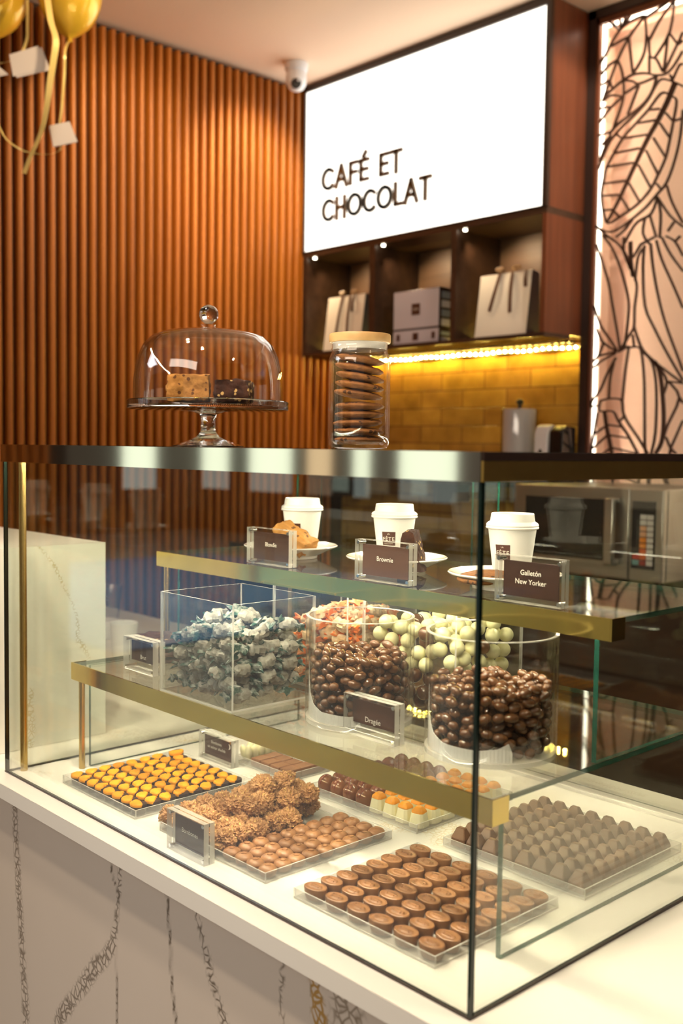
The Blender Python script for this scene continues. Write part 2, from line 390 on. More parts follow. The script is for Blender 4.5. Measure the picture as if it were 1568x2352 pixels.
    def obj(s, name, mats, parent=None, loc=(0, 0, 0), rot=None, smooth=35, bevel=0, seg=2):
        return put(name, s.mesh(name, mats, smooth), parent, loc, rot, bevel, seg)

def put(name, me, parent=None, loc=(0, 0, 0), rot=None, bevel=0, seg=2):
    o = bpy.data.objects.new(name, me); COL.objects.link(o)
    if parent is not None: o.parent = parent; o.location = loc
    else: o.location = (loc[0], loc[1], loc[2]+CZ)
    if rot: o.rotation_euler = rot
    if bevel:
        b = o.modifiers.new('bevel', 'BEVEL'); b.width = bevel; b.segments = seg; b.limit_method = 'ANGLE'; b.angle_limit = R_(40)
    return o

def tag(o, label, cat, group=None):
    o['label'] = label; o['category'] = cat
    if group: o['group'] = group
    return o
def thing(name, label, cat, loc=(0, 0, 0), group=None, rot=None):
    o = bpy.data.objects.new(name, None); COL.objects.link(o); o.empty_display_size = .05
    o.location = (loc[0], loc[1], loc[2]+CZ)
    if rot: o.rotation_euler = rot
    return tag(o, label, cat, group)
def struct(name, g, mats, bevel=0, smooth=35, loc=(0, 0, 0)):
    o = g.obj(name, mats, None, loc, bevel=bevel, smooth=smooth); o['kind'] = 'structure'; return o
def dup(root, loc, rot=None, label=None, group=None):
    r = root.copy(); COL.objects.link(r); r.location = (loc[0], loc[1], loc[2]+CZ)
    if rot: r.rotation_euler = rot
    if label: r['label'] = label
    if group: r['group'] = group
    for ch in list(root.children):
        c = ch.copy(); COL.objects.link(c); c.parent = r
        for g_ in ch.children:
            d = g_.copy(); COL.objects.link(d); d.parent = c
    return r
def text_g(body, size, align='CENTER', spacing=1.0):
    """lettering as flat outlines in x,z facing -y, thickness added towards +y"""
    cu = bpy.data.curves.new('text', 'FONT'); cu.body = body; cu.size = size; cu.align_x = align; cu.space_character = spacing; cu.resolution_u = 3; cu.space_line = 1.05
    o = bpy.data.objects.new('text', cu); COL.objects.link(o)
    dg = bpy.context.evaluated_depsgraph_get(); me = bpy.data.meshes.new_from_object(o.evaluated_get(dg))
    g = G(); g.add([(v.co.x, 0, v.co.y) for v in me.vertices], [tuple(p.vertices) for p in me.polygons])
    COL.objects.unlink(o); bpy.data.objects.remove(o); bpy.data.meshes.remove(me); bpy.data.curves.remove(cu)
    return g
ORD = 'first second third fourth fifth sixth seventh eighth ninth tenth eleventh twelfth'.split()
LEAF=[[(-0.438,1.734),(-0.412,1.766),(-0.398,1.787),(-0.373,1.815),(-0.340,1.832),(-0.297,1.838),(-0.279,1.834)],
[(-0.394,1.847),(-0.373,1.815)],
[(-0.370,1.849),(-0.367,1.820)],
[(-0.350,1.852),(-0.362,1.825)],
[(-0.334,1.852),(-0.351,1.833)],
[(-0.416,1.862),(-0.388,1.832)],
[(-0.288,1.832),(-0.335,1.789),(-0.375,1.728),(-0.401,1.670),(-0.426,1.612)],
[(-0.401,1.776),(-0.368,1.783),(-0.335,1.789)],
[(-0.337,1.784),(-0.327,1.721),(-0.320,1.676)],
[(-0.283,1.834),(-0.276,1.779),(-0.281,1.728),(-0.299,1.695),(-0.320,1.673)],
[(-0.375,1.728),(-0.411,1.717),(-0.433,1.697)],
[(-0.375,1.728),(-0.357,1.685),(-0.349,1.620),(-0.361,1.572),(-0.383,1.522)],
[(-0.430,1.664),(-0.405,1.673)],
[(-0.401,1.670),(-0.393,1.648)],
[(-0.415,1.629),(-0.378,1.649),(-0.353,1.660),(-0.320,1.669),(-0.277,1.663),(-0.244,1.649),(-0.213,1.643),(-0.192,1.650),(-0.173,1.669),(-0.152,1.697)],
[(-0.353,1.660),(-0.319,1.649),(-0.297,1.636),(-0.237,1.643)],
[(-0.426,1.612),(-0.396,1.624),(-0.355,1.611)],
[(-0.349,1.617),(-0.301,1.633)],
[(-0.435,1.549),(-0.395,1.586),(-0.355,1.608)],
[(-0.297,1.632),(-0.317,1.587),(-0.334,1.550)],
[(-0.237,1.643),(-0.250,1.602),(-0.281,1.569),(-0.330,1.546),(-0.367,1.528),(-0.389,1.514)],
[(-0.433,1.591),(-0.406,1.591),(-0.395,1.586)],
[(-0.438,1.508),(-0.392,1.511),(-0.378,1.524),(-0.345,1.539)],
[(-0.392,1.511),(-0.396,1.496),(-0.406,1.482),(-0.431,1.425)],
[(-0.425,1.476),(-0.392,1.498)],
[(-0.148,1.593),(-0.181,1.614),(-0.219,1.631),(-0.240,1.615),(-0.263,1.581),(-0.298,1.551),(-0.344,1.523),(-0.373,1.501),(-0.395,1.480),(-0.420,1.436),(-0.434,1.403)],
[(-0.373,1.501),(-0.350,1.480)],
[(-0.195,1.582),(-0.221,1.588),(-0.262,1.549),(-0.300,1.520),(-0.347,1.483),(-0.379,1.441),(-0.404,1.401),(-0.414,1.361),(-0.420,1.316),(-0.410,1.259),(-0.398,1.228)],
[(-0.183,1.571),(-0.167,1.555),(-0.175,1.499),(-0.185,1.446),(-0.197,1.393),(-0.220,1.348),(-0.246,1.306),(-0.281,1.274),(-0.317,1.254),(-0.353,1.238),(-0.383,1.226),(-0.398,1.228)],
[(-0.223,1.544),(-0.262,1.549)],
[(-0.236,1.513),(-0.300,1.517)],
[(-0.263,1.475),(-0.347,1.481)],
[(-0.287,1.439),(-0.379,1.441)],
[(-0.307,1.399),(-0.400,1.403)],
[(-0.333,1.348),(-0.415,1.353)],
[(-0.357,1.309),(-0.414,1.315)],
[(-0.373,1.266),(-0.411,1.269)],
[(-0.202,1.527),(-0.177,1.497)],
[(-0.220,1.500),(-0.185,1.449)],
[(-0.241,1.461),(-0.197,1.393)],
[(-0.265,1.428),(-0.220,1.345)],
[(-0.290,1.389),(-0.245,1.312)],
[(-0.321,1.338),(-0.281,1.274)],
[(-0.346,1.297),(-0.317,1.254)],
[(-0.372,1.260),(-0.349,1.237)],
[(-0.145,1.523),(-0.151,1.449),(-0.166,1.381),(-0.191,1.318),(-0.221,1.289),(-0.259,1.255),(-0.305,1.227),(-0.348,1.205),(-0.382,1.197),(-0.412,1.207),(-0.436,1.224)],
[(-0.226,1.321),(-0.211,1.303)],
[(-0.173,1.497),(-0.144,1.499)],
[(-0.190,1.309),(-0.171,1.256),(-0.133,1.189)],
[(-0.279,1.830),(-0.187,1.861)],
[(-0.266,1.758),(-0.233,1.807),(-0.190,1.849)],
[(-0.246,1.700),(-0.197,1.764),(-0.185,1.854)],
[(-0.197,1.760),(-0.171,1.723)],
[(-0.213,1.649),(-0.171,1.720),(-0.154,1.752)],
[(-0.213,1.652),(-0.203,1.753)],
[(-0.266,1.758),(-0.261,1.710),(-0.239,1.695),(-0.217,1.653)],
[(-0.264,1.711),(-0.262,1.661)],
[(-0.275,1.776),(-0.266,1.758)],
[(-0.153,1.727),(-0.168,1.719)],
[(-0.184,1.617),(-0.162,1.657),(-0.150,1.657)],
[(-0.192,1.638),(-0.181,1.614)],
[(-0.221,1.280),(-0.240,1.233),(-0.286,1.215),(-0.311,1.187),(-0.331,1.154)],
[(-0.244,1.227),(-0.220,1.158)],
[(-0.221,1.280),(-0.208,1.228),(-0.209,1.154)],
[(-0.305,1.224),(-0.333,1.196),(-0.362,1.178)],
[(-0.261,1.224),(-0.267,1.177),(-0.244,1.142)],
[(-0.221,1.280),(-0.177,1.217),(-0.132,1.177)],
[(-0.162,1.196),(-0.182,1.171)],
[(-0.436,1.224),(-0.412,1.201),(-0.365,1.165)],
[(-0.412,1.191),(-0.376,1.148),(-0.348,1.092),(-0.328,1.038),(-0.309,0.972),(-0.309,0.927),(-0.314,0.873),(-0.320,0.828)],
[(-0.404,1.190),(-0.365,1.166),(-0.331,1.129),(-0.307,1.081),(-0.287,1.037),(-0.282,1.005),(-0.288,0.951),(-0.288,0.893),(-0.300,0.872),(-0.335,0.822)],
[(-0.434,1.165),(-0.409,1.103),(-0.384,1.038),(-0.370,0.978),(-0.353,0.905),(-0.335,0.822)],
[(-0.437,0.971),(-0.410,0.906),(-0.374,0.860),(-0.346,0.823)],
[(-0.425,0.897),(-0.400,0.852),(-0.346,0.819)],
[(-0.396,0.849),(-0.414,0.810),(-0.433,0.791)],
[(-0.346,0.819),(-0.418,0.807)],
[(-0.350,0.813),(-0.406,0.790),(-0.429,0.771)],
[(-0.349,0.800),(-0.381,0.746),(-0.403,0.700),(-0.433,0.665),(-0.436,0.648)],
[(-0.356,0.784),(-0.368,0.735),(-0.371,0.670)],
[(-0.342,0.816),(-0.313,0.829),(-0.305,0.827),(-0.314,0.759),(-0.322,0.659)],
[(-0.305,0.827),(-0.283,0.829),(-0.261,0.818),(-0.248,0.740),(-0.243,0.660),(-0.238,0.532)],
[(-0.287,0.890),(-0.273,0.854),(-0.254,0.817),(-0.213,0.780),(-0.159,0.740),(-0.115,0.710)],
[(-0.292,0.868),(-0.285,0.829)],
[(-0.260,1.139),(-0.263,1.076),(-0.252,0.954),(-0.217,0.882),(-0.169,0.800),(-0.116,0.719)],
[(-0.239,1.142),(-0.227,1.062),(-0.202,0.959),(-0.171,0.872),(-0.134,0.788),(-0.117,0.747)],
[(-0.220,1.149),(-0.200,1.090),(-0.159,1.008),(-0.124,0.936)],
[(-0.202,1.156),(-0.169,1.099),(-0.127,1.045)],
[(-0.265,1.130),(-0.282,1.104),(-0.289,1.034)],
[(-0.334,1.132),(-0.334,1.174)],
[(-0.334,1.132),(-0.307,1.071)],
[(-0.273,1.144),(-0.300,1.106)],
[(-0.227,1.159),(-0.273,1.144)],
[(-0.188,1.157),(-0.157,1.137),(-0.129,1.091)],
[(-0.157,1.137),(-0.140,1.151)],
[(-0.254,0.811),(-0.220,0.777),(-0.203,0.691),(-0.202,0.564),(-0.214,0.496)],
[(-0.195,0.760),(-0.169,0.718),(-0.181,0.674)],
[(-0.169,0.718),(-0.115,0.710)],
[(-0.162,0.715),(-0.126,0.667),(-0.161,0.586),(-0.173,0.548)],
[(-0.126,0.667),(-0.113,0.651)],
[(-0.111,0.598),(-0.148,0.516)],
[(-0.166,0.548),(-0.148,0.513),(-0.130,0.498)],
[(-0.402,0.664),(-0.371,0.670),(-0.337,0.669),(-0.322,0.659),(-0.313,0.613),(-0.263,0.548),(-0.225,0.496)],
[(-0.402,0.664),(-0.405,0.631),(-0.355,0.630),(-0.335,0.600),(-0.296,0.551),(-0.261,0.496)],
[(-0.405,0.651),(-0.436,0.645)],
[(-0.309,0.616),(-0.331,0.597)],
[(-0.412,0.627),(-0.422,0.564),(-0.432,0.510)],
[(-0.376,0.584),(-0.422,0.557)],
[(-0.371,0.554),(-0.428,0.510)],
[(-0.358,0.514),(-0.385,0.494)],
[(-0.372,0.587),(-0.319,0.580)],
[(-0.364,0.554),(-0.292,0.544)],
[(-0.355,0.514),(-0.264,0.496)],
[(-0.354,0.495),(-0.347,0.399)],
[(-0.261,0.496),(-0.254,0.402)],
[(-0.238,0.532),(-0.221,0.403)],
[(-0.214,0.496),(-0.218,0.403)],
[(-0.200,0.497),(-0.161,0.405)],
[(-0.148,0.516),(-0.162,0.437),(-0.147,0.390)],
[(-0.385,0.494),(-0.430,0.446)],
[(-0.432,0.510),(-0.420,0.396)],
[(-0.349,0.448),(-0.306,0.423),(-0.254,0.402)]]
LEAF_THICK=[[(-0.174,1.609),(-0.199,1.557),(-0.229,1.508),(-0.259,1.465),(-0.289,1.414),(-0.324,1.351),(-0.351,1.302),(-0.376,1.260),(-0.398,1.228)],
[(-0.385,0.627),(-0.376,0.581),(-0.367,0.547),(-0.354,0.495)],
[(-0.310,1.158),(-0.306,1.097),(-0.297,1.048)],
[(-0.213,0.780),(-0.195,0.751),(-0.181,0.671),(-0.175,0.595),(-0.180,0.532),(-0.200,0.497)]]

# ------------------------------------------------------------------ setting
XW, YB = -1.66, 2.25          # slatted wall plane and tiled wall plane
struct('floor', G().box((-1.9, -1.2, -.96), (3.6, 2.4, -.9)), 'floor')
struct('floor_hall', G().box((-14, -14, -.97), (8, -1.2, -.905)), 'hall')
struct('ceiling', G().box((-1.9, -1.0, 1.9), (3.0, 2.4, 1.96)), 'ceiling')
g = G().mat(0).box((XW-.06, -1.0, -.9), (XW-.012, 2.25, 1.9)).mat(1)
for k in range(-74, 10):
    y = 1.819+.0369*k-.0003
    if y < -.95 or y > 2.22: continue
    pr = [(XW-.013, y-.0092), (XW-.013, y+.0092)]+[(XW+.0125+.0105*math.sin(R_(a)), y+.0092*math.cos(R_(a))) for a in range(0, 181, 30)]
    g.prism(pr, -.9, 1.884, 'z')
struct('wall_left', g, ['slat_back', 'slat'], smooth=50)
struct('wall_back', G().box((-1.7, YB, -.9), (-.478, YB+.06, 1.9)), 'tile')
struct('wall_back_side', G().box((-.4775, 2.29, -.9), (3.06, 2.35, 1.9)), 'slat_back')
struct('wall_right_unseen', G().box((3.0, -1.0, -.9), (3.06, 2.29, 1.9)), 'hallwall')  # unseen dark wall added to darken reflections in the side glass
# unseen hall; blue patch and glowing panels added for reflections in glass and metal
struct('floor_blue_patch', G().box((-9.6, -7.2, -.905), (-4.6, -2.9, -.895)), 'bluepatch')  # blue patch placed where the front glass mirrors it
g = G().mat(0).box((-13.1, -9.6, -.9), (3, -9.5, 3.2)).box((-13.1, -9.5, -.9), (-13.0, 0, 3.2))
for a, b, m_ in ((-12.9, -12.2, 1), (-11.6, -10.6, 1), (-10.2, -9.7, 2), (-9.2, -8.9, 1), (-8.3, -7.3, 1), (-5.6, -3.0, 2)): g.mat(m_).box((a, -9.5, -.2), (b, -9.47, 1.5))  # added glowing panels, mirrored by the front rim
for a, b, m_ in ((-8.6, -8.0, 1), (-6.6, -5.8, 2)): g.mat(m_).box((-13.0, a, -.2), (-12.97, b, 1.5))
struct('wall_hall', g, ['hallwall', 'shopwin', 'reflpanel2'], smooth=0)

# ------------------------------------------------------------------ veined stone
def seg_one(P, pts, wd):
    pts = np.array(pts, float); wd = np.array(wd if isinstance(wd, (list, tuple)) else [wd]*len(pts), float); v = np.zeros(len(P))
    for i in range(len(pts)-1):
        a, d = pts[i], pts[i+1]-pts[i]; t = np.clip(((P-a)@d)/max(float(d@d), 1e-12), 0, 1); r = np.hypot(*(P-a-t[:, None]*d).T)
        v = np.maximum(v, np.clip((wd[i]*1.5-r)/(wd[i]), 0, 1))
    return v, None
def seg_mask(P, paths):
    """P: n x 2 array; paths: list of (points, widths, strength, hue); returns vein and hue arrays"""
    v = np.zeros(len(P)); h = np.zeros(len(P))
    for pts, wd, st, hue in paths:
        pts = np.array(pts, float)
        wd = np.array(wd if isinstance(wd, (list, tuple)) else [wd]*len(pts), float)
        for i in range(len(pts)-1):
            a, b = pts[i], pts[i+1]; d = b-a; L = max(float(d@d), 1e-12)
            t = np.clip(((P-a)@d)/L, 0, 1); q = a+t[:, None]*d; r = np.hypot(*(P-q).T); w = wd[i]+(wd[i+1]-wd[i])*t
            m = np.clip((w-r)/(w*.45), 0, 1)*st
            h = np.where(m > v, hue, h); v = np.maximum(v, m)
    sol = np.zeros(len(P))
    for pts, wd, st, hue in paths:
        if max(wd if isinstance(wd, (list, tuple)) else [wd]) < .0028:
            q_, _h = seg_one(P, pts, wd); sol = np.maximum(sol, q_*.62*min(1, st))
    return v, h, sol
def slab(name, axes, lo, hi, off, thick, step, paths, mat_, jit=.004, parent=None, side=1):
    """a stone slab whose veined face is a fine grid in the plane `axes`; the body behind is a plain box"""
    na = max(2, int((hi[0]-lo[0])/step)); nb = max(2, int((hi[1]-lo[1])/step))
    A = np.linspace(lo[0], hi[0], na); B = np.linspace(lo[1], hi[1], nb)
    PA, PB = np.meshgrid(A, B, indexing='ij'); P = np.stack([PA.ravel(), PB.ravel()], 1)
    k = ({'x', 'y', 'z'}-set(axes)).pop(); ix = {'x': 0, 'y': 1, 'z': 2}
    V = np.zeros((len(P), 3)); V[:, ix[axes[0]]] = P[:, 0]; V[:, ix[axes[1]]] = P[:, 1]; V[:, ix[k]] = off
    idx = np.arange(na*nb).reshape(na, nb)
    F = np.stack([idx[:-1, :-1].ravel(), idx[1:, :-1].ravel(), idx[1:, 1:].ravel(), idx[:-1, 1:].ravel()], 1)
    g = G(); g.v = [tuple(p) for p in V]; g.f = F.tolist(); g.mi = [0]*len(F)
    # rim and back of the slab: a box sharing the outline
    bl = [0, 0, 0]; bh = [0, 0, 0]
    bl[ix[axes[0]]], bh[ix[axes[0]]] = lo[0], hi[0]; bl[ix[axes[1]]], bh[ix[axes[1]]] = lo[1], hi[1]
    bl[ix[k]], bh[ix[k]] = (off-thick, off-.0004) if side > 0 else (off+.0004, off+thick)
    g.box(tuple(bl), tuple(bh))
    wob = np.array([[noise.noise((p[0]*28, p[1]*28, 1.7)), noise.noise((p[0]*28, p[1]*28, 8.1))] for p in P])*jit
    v, h, so = seg_mask(P+wob, paths)
    n = len(g.v); v = np.concatenate([v, np.zeros(n-len(v))]); h = np.concatenate([h, np.zeros(n-len(h))]); so = np.concatenate([so, np.zeros(n-len(so))])
    me = bpy.data.meshes.new(name); me.from_pydata(g.v, [], g.f); me.materials.append(M[mat_])
    for nm, arr in (('vein', v), ('vein_hue', h), ('vein_solid', so)):
        a = me.attributes.new(nm, 'FLOAT', 'POINT'); a.data.foreach_set('value', arr.astype(np.float32))
    me.update()
    return put(name, me, parent)

# the long service counter
ct = thing('service_counter', 'white veined stone service counter carrying the glass display case', 'counter', (0, 0, -.9))
top_paths = [
    ([(-.09, .20), (-.05, .26), (.02, .31), (.075, .345)], [.02, .045, .05, .03], .55, .15),
    ([(.03, .30), (.07, .34)], .012, .9, 1), ([(.08, .40), (.16, .37), (.22, .40)], .03, .5, .6),
    ([(.24, .225), (.28, .27), (.345, .285), (.39, .26), (.42, .24)], [.02, .045, .045, .035, .02], .55, .2),
    ([(.33, .262), (.352, .27)], .008, 1, 1),
    ([(.55, .285), (.575, .325), (.61, .33), (.63, .295)], [.025, .04, .04, .02], .7, .75),
    ([(.80, .40), (.845, .47), (.87, .56)], [.012, .03, .04], .5, .3), ([(.82, .50), (.86, .515), (.91, .52)], .008, 1, 1),
    ([(.60, .655), (.66, .648), (.70, .652)], .008, .7, .2), ([(.02, .03), (.05, .045)], .008, .5, .3),
    ([(-.9, .80), (-1.05, .85)], .05, .5, .8), ([(1.02, .30), (1.1, .22), (1.25, .2)], .01, .3, .2)]
slab('countertop', ('x', 'y'), (-.62, -.03), (1.5, .68), .9, .022, .006, top_paths, 'counter', parent=ct)
slab('side_top', ('x', 'y'), (-1.636, -.03), (-.6202, .955), .9, .022, .012, [([(-1.1, .9), (-.95, .87)], .04, .5, .8)], 'counter', parent=ct)
ap = [
    ([(.050, .0), (.054, -.019), (.062, -.10), (.073, -.19), (.080, -.27), (.092, -.349), (.10, -.45)], [.010, .011, .012, .012, .013, .014, .014], .95, 0),
    ([(.362, 0), (.359, -.012), (.354, -.07), (.345, -.115), (.337, -.144), (.315, -.172), (.292, -.19), (.24, -.25), (.194, -.305), (.15, -.40)], [.003, .004, .005, .006, .011, .013, .015, .014, .014, .014], 1, 0),
    ([(.333, 0), (.335, -.05), (.354, -.075)], .0016, .9, 0), ([(.345, -.14), (.350, -.20), (.345, -.27)], .0018, .8, 0),
    ([(.459, 0), (.463, -.04), (.469, -.079), (.472, -.13), (.483, -.18), (.49, -.30)], .0022, 1, 0), 
    ([(.502, 0), (.520, -.03), (.541, -.068), (.552, -.10), (.565, -.12), (.575, -.135), (.60, -.2)], [.003, .004, .006, .008, .006, .009, .01], 1.2, 0),
    ([(.685, 0), (.682, -.045), (.676, -.07), (.682, -.095), (.68, -.16)], [.002, .005, .003, .004, .004], 1, 0),
    ([(.722, 0), (.728, -.02), (.735, -.05), (.741, -.075)], [.006, .008, .010, .014], 2.2, 1),
    ([(.765, 0), (.775, -.03), (.782, -.06), (.79, -.12)], [.016, .026, .03, .03], .95, .1), ([(.83, -.01), (.845, -.05), (.86, -.12)], [.008, .012, .015], .9, 0)]
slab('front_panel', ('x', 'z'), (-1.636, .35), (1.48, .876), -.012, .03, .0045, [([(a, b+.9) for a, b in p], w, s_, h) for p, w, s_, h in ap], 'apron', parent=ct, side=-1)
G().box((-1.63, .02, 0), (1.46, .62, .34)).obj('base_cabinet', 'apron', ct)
G().box((-1.63, .62, .34), (1.46, .66, .87)).obj('back_panel', 'darkwood', ct)
# the raised stone block at its left end
bk = thing('raised_counter_block', 'tall pale stone block with a gold vein beside the display case', 'counter block', (-.09, .1, 0))
slabp = [([(.101, .332), (.118, .318), (.128, .300), (.133, .288), (.147, .262), (.157, .246), (.169, .215), (.173, .17), (.181, .158), (.194, .134), (.20, .11)], [.0016, .0022, .004, .004, .0022, .0022, .0025, .005, .006, .002, .002], 1.0, .55),
         ([(.086, .095), (.083, .06), (.085, .03), (.078, .0)], [.006, .011, .013, .013], .75, .5), ([(.010, .19), (.016, .22), (.014, .12), (.008, .06)], [.006, .011, .009, .008], .9, .8)]
o = slab('stone_face', ('y', 'z'), (-.028, .0005), (.225, .334), -.09, .03, .0025, slabp, 'counter', parent=bk); o.location = (.09, -.1, 0)
G().box((-1.62, -.028, .0005), (-.1205, .225, .3338)).xf(Matrix.Translation((.09, -.1, 0))).obj('stone_body', 'counter', bk)

# ------------------------------------------------------------------ back counter and shelf
bc = thing('back_counter', 'black topped work counter along the tiled wall', 'counter', (-.3, 1.9, -.9))
G().box((-1.3, -.24, .0), (1.3, .34, 1.02)).obj('cabinet', 'darkwood', bc)
G().box((-1.33, -.26, 1.02), (1.3, .34, 1.045)).obj('worktop', 'blackgloss', bc, bevel=.002)
ws = thing('wall_shelf', 'dark shelf on the tiled wall under the towel roll', 'shelf', (-1.0, 2.15, .40))
G().box((-.63, -.12, -.02), (.50, .098, 0)).obj('shelf_board', 'darkwood', ws, bevel=.002)
for x in (-.55, 0, .42): G().box((x, -.08, -.09), (x+.02, .098, -.02)).obj('bracket', 'frame', ws)

# ------------------------------------------------------------------ hanging cabinet with the lit sign
YF = 1.992
cb = thing('hanging_shelf_cabinet', 'dark wood cabinet of three open cubbies under the lit sign', 'shelf cabinet', (-1.06, YF, .86))
ox, oy, oz = -1.06, YF, .86
def L(g): return g.xf(Matrix.Translation((-ox, -oy, -oz)))
L(G().box((-1.636, YF, .860), (-.478, 2.13, .873))).obj('bottom_board', 'darkwood', cb)
L(G().box((-1.636, 2.13, .851), (-.478, 2.16, .8595))).obj('light_rail', 'frame', cb)
L(G().box((-1.636, YF, 1.240), (-.478, YF+.25, 1.2605))).obj('top_board', 'darkwood', cb)
L(G().box((-1.636, 2.225, .873), (-.492, 2.245, 1.24))).obj('back_panel', 'veneer', cb)
L(G().box((-1.636, YF, .873), (-1.612, 2.225, 1.24))).obj('side_panel', 'darkwood', cb)
L(G().box((-.494, YF, .873), (-.478, 2.225, 1.24))).obj('side_panel', 'redwood', cb)
for x0, x1 in ((-1.263, -1.233), (-.868, -.844)): L(G().box((x0, YF, .873), (x1, 2.225, 1.24))).obj('divider', 'darkwood', cb)
for x in (-1.222, -.835, -1.598):
    l = L(G().cyl((x+.012, YF+.018, 1.2345), .006, .005, 14)).obj('spotlight', 'ledw', cb); l['label'] = 'tiny lit spotlight'
    spot('cubby_spotlight', (x+.012, YF+.03, 1.23), (x+.14, 2.16, 1.02), 3.2, 115, .8, .006, (1, .72, .42))

sg = thing('lightbox_sign', 'large white lit sign with bronze words CAFÉ ET CHOCOLAT', 'sign', (-1.06, YF, 1.27))
ox, oy, oz = -1.06, YF, 1.27
L(G().box((-1.636, YF+.012, 1.261), (-.478, 2.24, 1.896))).obj('light_box', 'redwood', sg)
L(G().box((-1.6285, YF+.004, 1.2635), (-.4955, YF+.011, 1.8725))).obj('sign_face', 'sign', sg)
f_ = G().box((-1.636, YF-.004, 1.8725), (-.478, YF+.011, 1.896)).box((-1.636, YF-.004, 1.261), (-1.6285, YF+.011, 1.8725)).box((-.4955, YF-.004, 1.261), (-.478, YF+.011, 1.8725)).box((-1.636, YF-.004, 1.2606), (-.478, YF+.011, 1.2634))
L(f_).obj('sign_frame', 'frame', sg)
# letters from strokes: cap height 1, stroke .1
def arc(cx, cy, rx, ry, a0, a1, n=22): return [(cx+rx*math.cos(R_(a0+(a1-a0)*i/n)), cy+ry*math.sin(R_(a0+(a1-a0)*i/n))) for i in range(n+1)]
GLY = {'C': (.80, [arc(.46, .5, .41, .45, 48, 312)]), 'A': (.80, [[(.03, 0), (.40, 1), (.77, 0)], [(.17, .33), (.63, .33)]]),
       'F': (.56, [[(.08, 0), (.08, .96), (.54, .96)], [(.08, .52), (.48, .52)]]), 'E': (.58, [[(.55, .05), (.08, .05), (.08, .95), (.55, .95)], [(.08, .52), (.50, .52)]]),
       'É': (.58, [[(.55, .05), (.08, .05), (.08, .95), (.55, .95)], [(.08, .52), (.50, .52)], [(.24, 1.12), (.40, 1.32)]]),
       'T': (.66, [[(.02, .95), (.64, .95)], [(.33, .95), (.33, 0)]]), 'H': (.72, [[(.08, 0), (.08, 1)], [(.64, 0), (.64, 1)], [(.08, .52), (.64, .52)]]),
       'O': (.94, [arc(.47, .5, .42, .45, 0, 360, 40)]), 'L': (.52, [[(.08, 1), (.08, .05), (.50, .05)]]), ' ': (.42, [])}
def stroke_line(g, pts, w, y0, y1):
    for (a, b), (c, d) in zip(pts, pts[1:]):
        t = Vector((c-a, d-b)); 
        if t.length < 1e-9: continue
        t.normalize(); n = Vector((-t.y, t.x))*w/2; e = t*w*.42
        g.prism([(a-n.x-e.x, b-n.y-e.y), (c-n.x+e.x, d-n.y+e.y), (c+n.x+e.x, d+n.y+e.y), (a+n.x-e.x, b+n.y-e.y)], y0, y1, 'y')
def sign_word(word, x0, x1, z, h):
    adv = sum(GLY[c][0]+.16 for c in word)-.16; sx = (x1-x0)/adv
    g = G(); x = 0
    for c in word:
        for st in GLY[c][1]: stroke_line(g, [(x0+(x+a)*sx, z+b*h) for a, b in st], .0138, YF-.006, YF+.004)
        x += GLY[c][0]+.16
    return g
for w_, a in (('CAFÉ ET', (-1.526, -1.108, 1.481, .078)), ('CHOCOLAT', (-1.522, -.966, 1.364, .078))): L(sign_word(w_, *a)).obj('lettering', 'letter', sg, smooth=0)

ls = thing('under_cabinet_led_strip', 'glowing strip of small amber lights beneath the hanging cabinet', 'led strip', (-1.0, 2.2, .845))
G().box((-.63, .034, -.004), (.50, .048, .0135)).obj('strip_base', 'frame', ls)
g = G()
for k in range(42): g.ell((-.62+k*.0268, .0285, .001+.0018*math.sin(k*.9)), (.0042, .0042, .0042), 8, 6)
o = g.obj('light_beads', 'ledy', ls)

# ------------------------------------------------------------------ cut metal leaf screen
YS = 2.2
sc = thing('leaf_cut_screen', 'tall backlit brown metal screen cut into a leaf and cocoa pod pattern', 'decorative screen', (.05, YS, -.9))
ox, oy, oz = .05, YS, -.9
x0, x1, z0, z1 = -.4770, .60, .147, 1.9
L(G().box((x0, YS-.012, z0), (x0+.028, YS+.085, z1)).box((x0, YS-.012, z1-.028), (x1, YS+.085, z1)).box((x1-.03, YS-.012, z0), (x1, YS+.085, z1))).obj('outer_frame', 'frame', sc)
L(G().box((x0+.028, YS-.006, z0), (-.440, YS+.006, z1-.028)).box((x0+.028, YS-.006, 1.853), (x1-.03, YS+.006, z1-.028))).obj('border', 'border', sc)
L(G().box((x0+.02, YS+.075, z0), (x1-.02, YS+.085, z1-.02))).obj('back_panel', 'screen_back', sc)
L(G().box((x0+.028, YS+.030, z0), (-.432, YS+.075, z1-.03)).box((x0+.028, YS+.030, 1.862), (x1-.03, YS+.075, z1-.03))).obj('light_channel', 'screen_back', sc)
L(G().box((-.4425, YS+.017, z0), (-.4372, YS+.0295, 1.858))).obj('light_strip', 'ledthin', sc)
L(G().box((-.4489, YS+.0065, z0), (-.4479, YS+.015, 1.86))).obj('light_strip', 'ledhidden', sc)  # strong strip added out of sight behind the border to light the backing
L(G().box((-.430, YS+.017, 1.851), (x1-.04, YS+.0295, 1.857))).obj('light_strip', 'ledthin', sc)
L(G().box((-.430, YS+.0065, 1.8608), (x1-.04, YS+.015, 1.8618))).obj('light_strip', 'ledhidden', sc)  # hidden upper strip, also added to light the backing
L(G().box((x1-.032, YS+.0065, z0), (x1-.031, YS+.015, 1.846))).obj('light_strip', 'ledhidden', sc)  # unseen strip added at the far side to even out the backing's light
